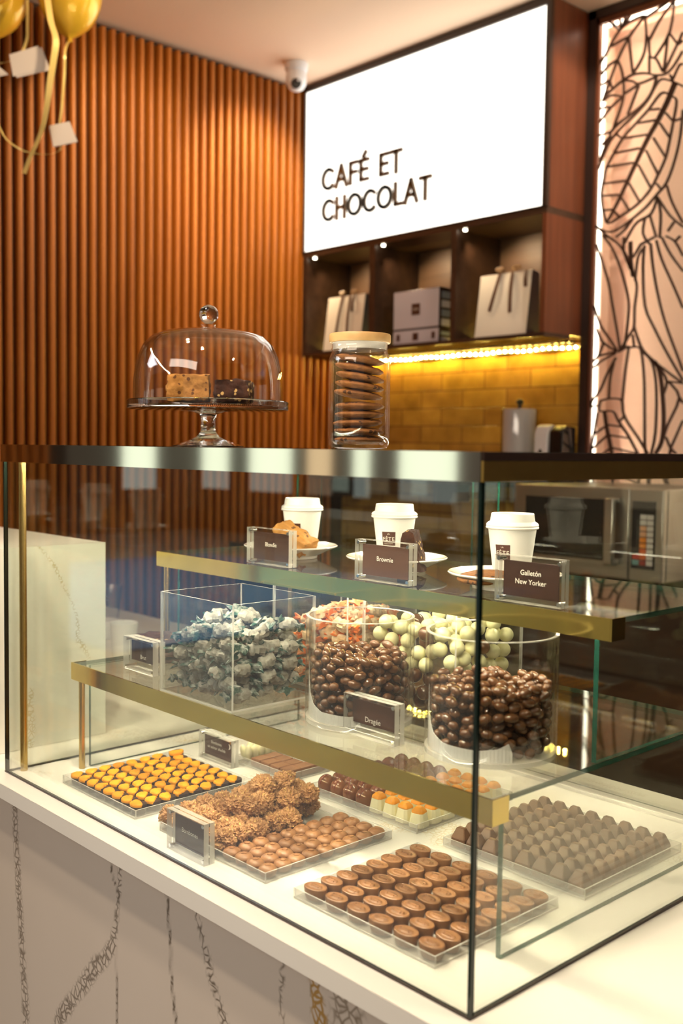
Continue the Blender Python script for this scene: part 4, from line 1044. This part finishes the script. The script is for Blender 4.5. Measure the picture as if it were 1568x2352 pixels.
def heap(n, box, z0, ztop, seed, r, mats, name, label, group, var=5):
    x0, x1, y0, y1 = box; cx, cy = (x0+x1)/2, (y0+y1)/2; hx, hy = (x1-x0)/2-r*1.15, (y1-y0)/2-r*1.15
    def smp(rs): return (rs.uniform(cx-hx, cx+hx), rs.uniform(cy-hy, cy+hy))
    def smp2(rs): return (cx+np.clip(rs.normal()*.45, -1, 1)*hx, cy+np.clip(rs.normal()*.45, -1, 1)*hy)
    a = settle(int(n*.74), r, smp, .5, seed, 22, z0); b = settle(n-int(n*.74), r, smp2, .4, seed+1, 12, z0, a)
    mes = [candy_mesh(name, seed*10+k, mats) for k in range(var)]; rs = np.random.RandomState(seed+5)
    for p in list(a)+list(b):
        o = put(name, mes[rs.randint(var)], None, p, (rs.uniform(-.5, .5), rs.uniform(-.6, .6)*(.15 if p[2] < .196 else 1), rs.uniform(0, 6.28)))
        k = min(abs(p[0]-x0), abs(x1-p[0]), abs(p[1]-y0), abs(y1-p[1]))
        f = .028/k if k < .028 else 1
        o.scale = (1, 1, 1)
        # turn sweets beside a wall along it so their ends stay inside
        if k < .034: o.rotation_euler = (rs.uniform(-.5, .5), rs.uniform(-.25, .25)*(.2 if p[2] < .196 else 1), (0 if min(abs(p[1]-y0), abs(y1-p[1])) < min(abs(p[0]-x0), abs(x1-p[0])) else R_(90))+rs.uniform(-.25, .25))
        if k < .034:
            ax = 0 if min(abs(p[1]-y0), abs(y1-p[1])) < min(abs(p[0]-x0), abs(x1-p[0])) else 1
            lo_, hi_ = ((x0, x1), (y0, y1))[ax]; o.location[ax] = min(max(o.location[ax], lo_+.0255), hi_-.0255)
        tag(o, label, 'wrapped sweet', group)
GB = (.294, .456, .0875, .227)
acrylic_box('clear open acrylic box of grey and teal wrapped sweets', *GB, .1665, .3035)
heap(118, (GB[0]+.004, GB[1]-.004, GB[2]+.004, GB[3]-.004), .1700, .27, 3, .0110, ['wrapg', 'wrapteal'], 'wrapped_sweet', 'sweet twisted in grey printed paper with teal ends, piled in the clear box', 'grey and teal wrapped sweets')
OB = (.330, .487, .255, .392)
ob = acrylic_box('clear open acrylic box of orange-ended wrapped sweets behind the first jar', *OB, .1665, .3035)
o = G().box((.0787, -.0055, .0500), (.0791, .0285, .0645)).obj('blank_sticker', 'white', ob, smooth=0)
heap(112, (OB[0]+.004, OB[1]-.004, OB[2]+.004, OB[3]-.004), .1700, .28, 6, .0110, ['wrapo', 'wrapend'], 'wrapped_sweet', 'sweet twisted in cream paper with orange ends, piled behind the round jar', 'orange ended wrapped sweets')
BB = (.510, .672, .262, .396)
acrylic_box('clear open acrylic box of yellow and brown sugar balls behind the second jar', *BB, .1665, .3035)
rb = .0097
def smpb(rs): return (rs.uniform(BB[0]+.0035+rb, BB[1]-.0035-rb), rs.uniform(BB[2]+.0035+rb, BB[3]-.0035-rb))
balls = settle(215, rb, smpb, .3, 11, 24, .1698)
zmax = sorted(b[2] for b in balls)[-40]
bm_me = {c: G().ell((0, 0, 0), (rb, rb, rb), 20, 14).mesh('sugar_ball', m_) for c, m_ in (('y', 'ivoryball'), ('b', 'drag'))}
inner_y = G(); rs = np.random.RandomState(2); nvis = 0
for b in balls:
    front = b[1] < BB[2]+.026 or b[0] > BB[1]-.026; topv = b[2] > .255
    lay = b[2] > .222+.012*noise.noise(Vector((b[0]*40, b[1]*40, 0)))
    yel = lay if rs.rand() > .07 else not lay
    if front or topv:
        o = put('sugar_ball', bm_me['y' if yel else 'b'], None, b)
        tag(o, 'pale yellow sugar ball heaped in the clear box behind the second jar' if yel else 'brown chocolate ball under the yellow ones in the clear box', 'sweet', 'yellow sugar balls' if yel else 'brown chocolate balls')

def round_jar(label, cx, cy, r, z0, z1):
    t = thing('round_jar', label, 'jar', (cx, cy, z0))
    h = z1-z0; w = .004
    G().mat(0).lathe([(r, .0005), (r, h)], 72).lathe([(r-w, h), (r-w, .006)], 72).obj('jar_wall', 'acry', t)
    G().lathe([(r-w, h), (r-w, h+.0008), (r, h+.0008), (r, h)], 72).obj('jar_lip', 'acry_edge', t)
    G().lathe([(0, .0005), (r-.0004, .0005), (r-.0004, .0058), (0, .0058)], 72).obj('jar_floor', 'acry_edge', t)
    hp = [(-140, .066), (-134, .050), (-126, .032), (-114, .019), (-98, .013), (-62, .012), (-44, .015), (-34, .021), (-31, .010)]  # heights of a white pleated crescent inside the jar wall, towards the camera
    g = G(); n = 66; vs = []; ca = math.degrees(math.atan2(-.6875-cy, 1.488-cx))+51
    for i in range(n):
        d = -140+109*i/(n-1); hh = np.interp(d, [a for a, b in hp], [b for a, b in hp]); a = R_(d+ca)
        for rr in (r-.0046+(.0004 if i % 2 else 0), r-.0052+(.0004 if i % 2 else 0)):
            for zz in (.0060, .0060+hh): vs.append((rr*math.cos(a), rr*math.sin(a), zz))
    fs = []
    for i in range(n-1):
        a, b = 4*i, 4*i+4; fs += [(a, b, b+1, a+1), (a+2, a+3, b+3, b+2), (a+1, b+1, b+3, a+3), (a, a+2, b+2, b)]
    fs += [(0, 1, 3, 2), (4*n-4, 4*n-2, 4*n-1, 4*n-3)]
    pl = g.add(vs, fs).obj('pleated_band', 'jarband', t, smooth=0); pl['label'] = 'white pleated crescent band'
    return t
def dragees(cx, cy, R, z0, n, seed, label, group, slope):
    a, b = .0080, .0057
    def smp(rs):
        q = math.sqrt(rs.rand())*(R-b); th = rs.rand()*6.283; return (cx+q*math.cos(th), cy+q*math.sin(th))
    P = settle(n, b*1.08, smp, .6, seed, 26, z0)
    me = [G().ell((0, 0, 0), (a*s_, b*(1.02 if k else 1), b*.93), 16, 10).mesh('dragee', 'drag') for k, s_ in enumerate((1, 1.12, .92))]
    from mathutils import Euler
    rs = np.random.RandomState(seed); rest = G(); cnt = 0; zt = np.sort(P[:, 2])[-6]
    vd = np.array([CAMP[0]-cx, CAMP[1]-cy]); vd /= np.hypot(*vd)
    score = []
    for p in P:
        q = np.array([p[0]-cx, p[1]-cy]); rad = np.hypot(*q); f_ = q@vd/R
        score.append(f_+(.25 if rad > R-.014 else -.6) if p[2] < zt-.02 else .95+.5*f_+(p[2]-zt)*20)
    order = set(np.argsort(score)[::-1][:150].tolist())
    for n_, p in enumerate(P):
        q = np.array([p[0]-cx, p[1]-cy]); rad = np.hypot(*q)
        e = (rs.uniform(-.7, .7), rs.uniform(-.7, .7), rs.uniform(0, 6.28))
        if rad > R-.014: e = (rs.uniform(-.9, .9), rs.uniform(-.45, .45), math.atan2(q[1], q[0])+R_(90)+rs.uniform(-.4, .4))
        if n_ in order:
            o = put('dragee', me[rs.randint(3)], None, p, e); tag(o, label, 'sweet', group); cnt += 1
        else: rest.merge(G().ell((0, 0, 0), (a, b, b*.93), 10, 6).xf(Matrix.Translation(Vector(p)) @ Euler(e).to_matrix().to_4x4()))
    o = rest.obj('packed_dragees', 'drag'); tag(o, label.replace('chocolate almond', 'mass of chocolate almonds deep'), 'sweets'); o['kind'] = 'stuff'
    return cnt
J1 = (.577, .1935, .067); J2 = (.768, .213, .0735)
round_jar('clear round jar of chocolate almonds behind the Dragée card', *J1, .1665, .2960)
print('dragees', dragees(J1[0], J1[1], J1[2]-.0045, .1725, 400, 21, 'glossy chocolate almond in the round jar behind the Dragée card', 'dragees in the first jar', 0))
round_jar('clear round jar of chocolate almonds by the glass corner', *J2, .1665, .3010)
print('dragees', dragees(J2[0], J2[1], J2[2]-.0045, .1725, 460, 22, 'glossy chocolate almond in the round jar by the glass corner', 'dragees in the second jar', 0))

# stack of nutty slabs
for k in range(4):
    chunk('nut_chocolate_slab', 'slab', (.088, .058, .0058), (.121+.002*(k % 2), .205, .1668+.0098*k), (0, 0, R_(2*(k % 2)-1)), 20+k, f'dark nut chocolate slab, {("bottom", "second", "third", "top")[k]} of the stack behind the Brut card', 'chocolate slab', base=True)

# ------------------------------------------------------------------ on top of the case
def on_top(name, label, cat, x, y): return thing(name, label, cat, (x, y, .5004))
cx, cy = .175, .250
k_ = NT('solid_glass'); k_.b.inputs['Transmission Weight'].default_value = 1; k_.b.inputs['Roughness'].default_value = 0; k_.b.inputs['IOR'].default_value = 1.5; M['knob'] = k_.m
cs = on_top('cake_stand', 'clear glass cake stand with tall dome on the case top', 'cake stand', cx, cy)
G().lathe([(0, .001), (.050, .0), (.0555, .0006), (.0552, .0022), (.035, .008), (.018, .0155), (.0115, .024), (.0105, .040), (.0135, .0505), (.026, .0545), (.050, .0560), (.118, .0565), (.1232, .0575), (.1236, .0690), (.1222, .0705), (.1206, .0690), (.1200, .0625), (0, .0618)], 72).obj('pedestal_plate', 'knob', cs)
outer = [(.1136, .0), (.1142, .012), (.1136, .034), (.1112, .056), (.1065, .075), (.0985, .092), (.0860, .1045), (.068, .1115), (.045, .1150), (.0165, .1162), (.0115, .1180)]
inner = [(r-.0028, z-.0022 if z > .09 else z) for r, z in outer[:-1]][::-1]
o = G().lathe(outer+[(.0095, .1215), (.0120, .1235), (.0080, .1250)]+[(0, .125)], 72).lathe([(0, inner[0][1]-.0005)]+inner+[outer[0]], 72).obj('glass_dome', 'dome', cs, (0, 0, .0632))
G().ell((0, 0, .1393), (.0148, .0148, .0146), 32, 20).obj('dome_knob', 'knob', cs, (0, 0, .0632))
vr = Vector((.68, .73, 0))
def under(dx, dd): return (cx+vr.x*dx-.73*dd*-1*0-dd*(-.73)*-1*0+(.73*dd), cy+vr.y*dx-.68*dd, .5636)
chunk('blondie', 'blond', (.064, .048, .043), (cx+vr.x*-.030, cy+vr.y*-.030, .5627), (0, 0, R_(52)), 12, 'pale golden blondie block under the glass dome', 'cake', base=True)
chunk('brownie', 'brown', (.054, .046, .037), (cx+vr.x*.040, cy+vr.y*.040, .5627), (0, 0, R_(40)), 14, 'dark nutty brownie block under the glass dome', 'cake', base=True)

jx, jy = .437, .320
jr = on_top('cookie_jar', 'tall clear glass jar of cookies with pale wooden lid', 'jar', jx, jy)
jo = [(0, .0), (.034, 0), (.039, .002), (.0425, .008), (.0432, .020), (.0432, .115), (.0428, .124), (.0405, .131), (.0388, .134), (.0388, .137), (.0398, .1385), (.0388, .140), (.0388, .1455)]
ji = [(.0362, .1455), (.0362, .134), (.0385, .129), (.0404, .122), (.0407, .018), (.0395, .010), (.034, .006), (0, .0055)]
G().lathe(jo+ji, 64).obj('jar_body', 'jarglass', jr, (0, 0, .0002))
G().lathe([(0, .1475), (.0422, .1475), (.0430, .149), (.0430, .158), (.0420, .1595), (0, .1595)], 56).obj('wooden_lid', 'bamboo', jr)
G().lathe([(.0368, .138), (.0386, .1465), (.0386, .1474), (0, .1474), (0, .138)], 48).obj('lid_gasket', 'gasket', jr)
names_ = ('lowest', 'second from bottom', 'third from bottom', 'fourth from bottom', 'fifth from bottom', 'fifth from top', 'fourth from top', 'third from top', 'second from top', 'topmost')
ck = []
for s_ in (31, 32, 33):
    g = rough_ball(1, s_, 1, .05, 4); g.v = [(x*.0345, y*.0345, z*.0062*(1+.12*noise.noise(Vector((x*3, y*3, s_))))) for x, y, z in g.v]; ck.append(g.mesh('cookie', 'cookie', 70))
tilt = [0, 2, -2, 0, 1, 9, 10, 12, 12, 11]
for k in range(10):
    z = .5004+.0132+.0117*k+(.0046 if k > 4 else 0)+.0005*max(0, k-6)
    o = put('cookie', ck[k % 3], None, (jx+.0012*math.sin(k*2.2), jy+.0012*math.cos(k*1.7), z), None)
    o.rotation_euler = (Matrix.Rotation(R_(tilt[k]*.8), 3, Vector((-.73, .68, 0)))).to_euler()
    o.rotation_euler.rotate_axis('Z', k*1.3)
    tag(o, f'brown cookie in the glass jar, {names_[k]} of the stack', 'cookie', 'cookies in the glass jar')

# ------------------------------------------------------------------ things in and under the cubbies
def gift_bag(loc, w, h, d, lean, label, strands):
    t = thing('gift_bag', label, 'bag', loc, None, (R_(-lean), 0, 0))
    G().box((-w/2, 0, 0), (w/2, .0015, h)).obj('front_panel', 'bag', t, smooth=0)
    G().prism([(.0016, .0004), (d, d*math.tan(R_(lean))+.0006), (d*.55, h), (.0016, h)], -w/2, w/2, 'x').obj('gusset_body', 'bagside', t, smooth=0)
    for x, dx, z0, ln in strands:
        pts = [(x+dx*math.sin(q*1.9)*.35+dx*q*q, -.003-.004*math.sin(q*3), h*(1-.0)-q*ln) for q in [k/9 for k in range(10)]]
        G().strip(pts, (1, 0, 0), .013, .0012).obj('ribbon_tail', 'bagrib', t, smooth=60)
    for x in (-w*.12, w*.2):
        lp = [(x+.016*math.sin(a)*(1 if k_ else -1), -.003, h+.006+.012*math.sin(a/2)) for k_ in (0, 1) for a in [i*.63 for i in range(6)]]
        G().tube(lp, .0032, 6).obj('bow_loop', 'knot', t)
    return t
gift_bag((-.684, 2.03, .8735), .212, .213, .07, 7.5, 'large cream gift bag with hanging brown ribbons in the cubby by the leaf screen', ((-.022, -.022, 0, .125), (.030, .004, 0, .135), (.086, .002, 0, .055)))
gift_bag((-1.452, 2.03, .8735), .205, .213, .07, 7.5, 'smaller cream gift bag with brown ribbon in the cubby by the slatted wall', ((-.020, -.012, 0, .15), (.022, .004, 0, .165), (.046, -.004, 0, .065)))
def gift_box(z, h, label, big):
    t = thing('gift_box', label, 'box', (-1.061, 2.03, z), 'gift boxes in the middle cubby')
    G().box((-.110, 0, 0), (.110, .13, h)).obj('box_body', 'frame', t, bevel=.003)
    G().box((-.109, -.0012, .004), (.109, 0, h-.003)).obj('front_print', 'boxw', t, bevel=0)
    q = .020 if big else .013; zc = h*.5
    pl = G().box((-q, -.0022, zc-q), (q, -.0013, zc+q)).obj('brown_square', 'card', t, smooth=0)
    if big: tg = text_g('FÊTE', .011, spacing=1.1); tg.xf(Matrix.Translation((0, -.0026, zc-.004))).obj('lettering', 'cream', pl, smooth=0)
    else:
        for sx in (-1, 1): G().box((sx*.085-.008, -.0022, zc-.012), (sx*.085+.008, -.0013, zc+.012)).obj('printed_mark', 'card', t, smooth=0)
    n = 4 if big else 2
    for k in range(n):
        za = .006+k*(h-.012)/n; G().box((.1103, .012, za), (.1112, .060, za+(h-.012)/n-.008)).obj('side_print', 'blue' if k % 2 else 'boxw', t, smooth=0)
    return t
gift_box(.8735, .0535, 'shallow white gift box beneath the larger box in the middle cubby', False)
gift_box(.9272, .139, 'pale lilac gift box with brown square stacked in the middle cubby', True)

# towel roll and soap dispenser on the shelf
t = thing('paper_towel_holder', 'white paper towel roll on an upright holder with dark knob', 'paper towel holder', (-.655, 2.11, .4005))
G().cyl((0, 0, 0), .064, .012, 40).obj('base', 'camwhite', t); G().cyl((0, 0, .0125), .0535, .225, 48).obj('paper_roll', 'paperroll', t)
G().cyl((0, 0, .238), .006, .016, 14).obj('rod', 'frame', t); G().ell((0, 0, .262), (.013, .013, .011), 18, 12).obj('knob', 'black', t)
G().lathe([(.061, .014), (.0615, .232), (.0585, .240), (.0578, .239), (.0605, .231), (.060, .014)], 48).obj('clear_cover', 'clearp', t)
t = thing('soap_dispenser', 'white and black soap dispenser beside the towel roll', 'soap dispenser', (-.537, 2.085, .4005))
pf = [(0, 0), (.075, 0), (.075, .176), (.030, .186), (.012, .180), (.002, .155)]
G().prism([(a, b) for a, b in pf], -.040, .014, 'x').obj('front_cover', 'camwhite', t, bevel=.006, seg=3)
G().prism([(.004, .0), (.085, 0), (.085, .178), (.034, .182), (.010, .165)], .0145, .066, 'x').obj('side_shell', 'blackgloss', t, bevel=.005, seg=3)
G().ell((-.012, -.0005, .065), (.0125, .004, .042), 20, 12).obj('window_slot', 'black', t)
G().box((-.028, .004, .150), (.004, .012, .157)).obj('name_badge', 'greyp', t)
# microwave
t = thing('microwave_oven', 'stainless steel microwave with coloured button panel on the back counter', 'microwave', (-.15, 1.75, .1455))
Z = lambda z: z-.1455
X = lambda x: x+.15
G().box((X(-.392), .022, .012), (X(.092), .40, Z(.405))).obj('housing', 'steel', t, bevel=.004)
d = G().box((X(-.392), 0, .014), (X(-.008), .0215, Z(.404))).obj('door', 'steel', t, bevel=.003)
G().box((X(-.348), -.0025, Z(.205)), (X(-.075), -.0004, Z(.372))).obj('window', 'blackgloss', d, bevel=.001)
h_ = G().box((X(-.066), -.034, Z(.196)), (X(-.036), -.020, Z(.378))).box((X(-.066), -.0205, Z(.196)), (X(-.036), -.0004, Z(.212))).box((X(-.066), -.0205, Z(.362)), (X(-.036), -.0004, Z(.378))).obj('handle', 'steel', d, bevel=.004)
fp = G().box((X(-.0065), 0, .014), (X(.092), .0215, Z(.404))).obj('control_fascia', 'steel', t, bevel=.003)
kp = G().box((X(.001), -.0025, Z(.192)), (X(.071), -.0004, Z(.372))).obj('keypad', 'black', fp, bevel=.002)
cols = ['bwhite', 'bwhite', 'bpeach', 'bpeach', 'borange', 'borange', 'bmix', 'bmix', 'bdred']
for r in range(9):
    z1 = .337-.0152*r
    for c in range(3):
        m_ = cols[r] if c == 1 else ('bwhite' if c == 2 else ({7: 'bred', 8: 'bteal'}.get(r)))
        if m_: G().box((X(.007+.0205*c), -.0042, Z(z1-.0126)), (X(.0255+.0205*c), -.0026, Z(z1))).obj('button', m_, fp, smooth=0)
for fx in (-.36, .06):
    for fy in (.05, .36): G().cyl((X(fx), fy, 0), .014, .0115, 16).obj('foot', 'black', t)

# cups left on the counter behind the stone block
cupm = G().lathe([(0, .003), (.0215, .003), (.023, 0), (.024, .002), (.0305, .107), (.0318, .1085), (.0308, .110), (.0296, .1085), (.0232, .006), (0, .006)], 48)
o = cupm.obj('paper_cup', 'white', None, (-.50, .508, .0003)); tag(o, 'open white paper cup standing behind the stone block', 'cup')
o = G().lathe([(0, .002), (.026, .002), (.028, 0), (.040, .105), (.042, .107), (.040, .108), (.0385, .105), (.027, .004), (0, .004)], 48).obj('plastic_cup', 'clearp', None, (-1.07, .80, .0003)); tag(o, 'clear plastic cup on the counter beyond the paper cup', 'cup')
o = G().lathe([(0, 0), (.045, 0), (.048, .004), (.047, .035), (.040, .044), (0, .046)], 44).obj('food_tub', 'white', None, (-.90, .69, .0003)); tag(o, 'small white lidded tub beside the clear plastic cup', 'tub')

# ------------------------------------------------------------------ ceiling camera
t = thing('security_camera', 'small white dome camera hanging under the ceiling corner', 'security camera', (-1.477, 1.813, 1.805))
G().lathe([(0, .0945), (.043, .0945), (.0435, .090), (.0425, .070), (.040, .0655), (0, .0655)], 40).obj('base', 'camwhite', t)
G().lathe([(.036, .066), (.0385, .045), (.0360, .020), (.027, .004), (.014, -.0035), (0, -.0055)], 40).obj('dome_shell', 'camwhite', t)
dv = (Vector((1.488, -.6875, .30))-Vector((-1.477, 1.813, 1.83))).normalized()
q = dv.to_track_quat('Z', 'Y').to_matrix().to_4x4(); c0 = Vector((0, 0, .026))
e = G().lathe([(0, .0385), (.010, .0380), (.017, .0350), (.019, .030), (0, .028)], 32).xf(Matrix.Translation(c0) @ q).obj('lens', 'lens', t)
G().ell((.0075, .0105, .0372), (.0042, .0042, .0028), 12, 8).xf(Matrix.Translation(c0) @ q).obj('infrared_lamp', 'camwhite', t)

# ------------------------------------------------------------------ balloons, ribbons and tags
BP = [(0, -.128), (.005, -.128), (.009, -.124), (.0055, -.119), (.010, -.114), (.030, -.103), (.055, -.083), (.076, -.055), (.0905, -.020), (.0950, .012), (.0905, .045), (.0760, .073), (.050, .093), (.022, .102), (0, .104)]
def balloon(loc, s_, label, tilt=(0, 0, 0)):
    t = thing('balloon', label, 'balloon', loc, 'gold balloons', tilt)
    def cat(P, n=4):
        out = []
        for i in range(len(P)-1):
            p0, p1, p2, p3 = [Vector(P[min(max(i+k, 0), len(P)-1)]) for k in (-1, 0, 1, 2)]
            for k in range(n):
                u = k/n; out.append(tuple(.5*((2*p1)+(p2-p0)*u+(2*p0-5*p1+4*p2-p3)*u*u+(3*p1-p0-3*p2+p3)*u**3)))
        return out+[P[-1]]
    prof = cat(BP[5:])
    prof = [(max(0, a), b) for a, b in prof]; prof[-1] = (0, prof[-1][1])
    G().lathe([(a*s_, b*s_) for a, b in prof], 40).obj('latex_skin', 'balloon', t, smooth=180)
    G().lathe([(a*s_, b*s_) for a, b in BP[:6]], 24).obj('knot', 'balloon', t)
    return t
balloon((-1.3225, .8225, 1.790), .96, 'gold balloon with a card on its string, under the ceiling')
balloon((-1.470, .665, 1.786), .95, 'gold balloon beside the picture edge, half out of view', (0, 0, 0))
balloon((-1.245, .545, 1.778), .95, 'gold balloon above and in front of the other two', (.1, .15, 0))
def curl(name, pts, w, label, face=None, n=6):
    P = [Vector(p) for p in pts]; Q = []
    for i in range(len(P)-1):
        p0, p1, p2, p3 = P[max(i-1, 0)], P[i], P[i+1], P[min(i+2, len(P)-1)]
        for k in range(n):
            u = k/n; Q.append(.5*((2*p1)+(p2-p0)*u+(2*p0-5*p1+4*p2-p3)*u*u+(3*p1-p0-3*p2+p3)*u**3))
    Q.append(P[-1]); m = len(Q)
    dirs = [Vector((.68*math.cos(a), .73*math.cos(a), 0))+Vector((-.73, .68, 0))*math.sin(a) for a in [.55*math.sin(.6+i/m*5.0) for i in range(m)]]
    b = Q[0]; g = G().strip([tuple(p-b) for p in Q], dirs, w, .0006)
    o = g.obj(name, 'ribbon', None, b, smooth=80); return tag(o, label, 'ribbon')
curl('curling_ribbon', [(-1.226, .698, 1.76), (-1.214, .706, 1.667), (-1.201, .715, 1.614), (-1.202, .709, 1.56), (-1.205, .699, 1.494), (-1.208, .691, 1.434), (-1.214, .678, 1.362), (-1.231, .653, 1.29), (-1.241, .639, 1.244)], .017, 'wide shiny gold ribbon hanging in front of the balloons')
curl('balloon_string', [(-1.322, .818, 1.668), (-1.226, .756, 1.600), (-1.227, .754, 1.536), (-1.226, .745, 1.439), (-1.228, .739, 1.39), (-1.223, .741, 1.354), (-1.223, .738, 1.323)], .007, 'narrow gold string holding the lower white card')
curl('balloon_string', [(-1.309, .684, 1.742), (-1.304, .682, 1.669), (-1.303, .680, 1.632), (-1.310, .670, 1.598), (-1.323, .654, 1.577), (-1.351, .623, 1.564), (-1.40, .57, 1.56)], .008, 'narrow gold string looping past the upper white card')
curl('balloon_string', [(-1.36, .60, 1.44), (-1.341, .617, 1.382), (-1.322, .633, 1.346), (-1.288, .668, 1.318), (-1.246, .713, 1.311), (-1.223, .738, 1.3225)], .004, 'thin gold string sagging towards the lower white card')
def folded_tag(c4, label, off):
    P = [Vector(p) for p in c4]; c = (P[0]+P[2])/2; n = (P[1]-P[0]).cross(P[3]-P[0]).normalized(); 
    t = thing('folded_tag', label, 'tag', c)
    for k in (0, 1):
        m = n*(.0016*k)+((P[1]-P[0])*off[0]+(P[3]-P[0])*off[1])*k
        vs = [tuple(p-c+m) for p in P]+[tuple(p-c+m+n*.0006) for p in P]
        G().add(vs, [(0, 1, 2, 3), (4, 7, 6, 5), (0, 4, 5, 1), (1, 5, 6, 2), (2, 6, 7, 3), (3, 7, 4, 0)]).obj('card_leaf', 'tagp', t, smooth=0)
folded_tag([(-1.315, .633, 1.581), (-1.262, .693, 1.607), (-1.242, .709, 1.544), (-1.305, .639, 1.521)], 'folded white card hanging beside the wide gold ribbon, higher up', (.10, .10))
folded_tag([(-1.227, .71, 1.386), (-1.191, .75, 1.398), (-1.173, .765, 1.342), (-1.217, .716, 1.328)], 'folded white card hanging lowest on its gold string', (-.06, .02))
folded_tag([(-1.40, .53, 1.560), (-1.335, .612, 1.548), (-1.318, .628, 1.530), (-1.40, .53, 1.50)], 'corner of a white card cut off by the picture edge', (.03, .05))
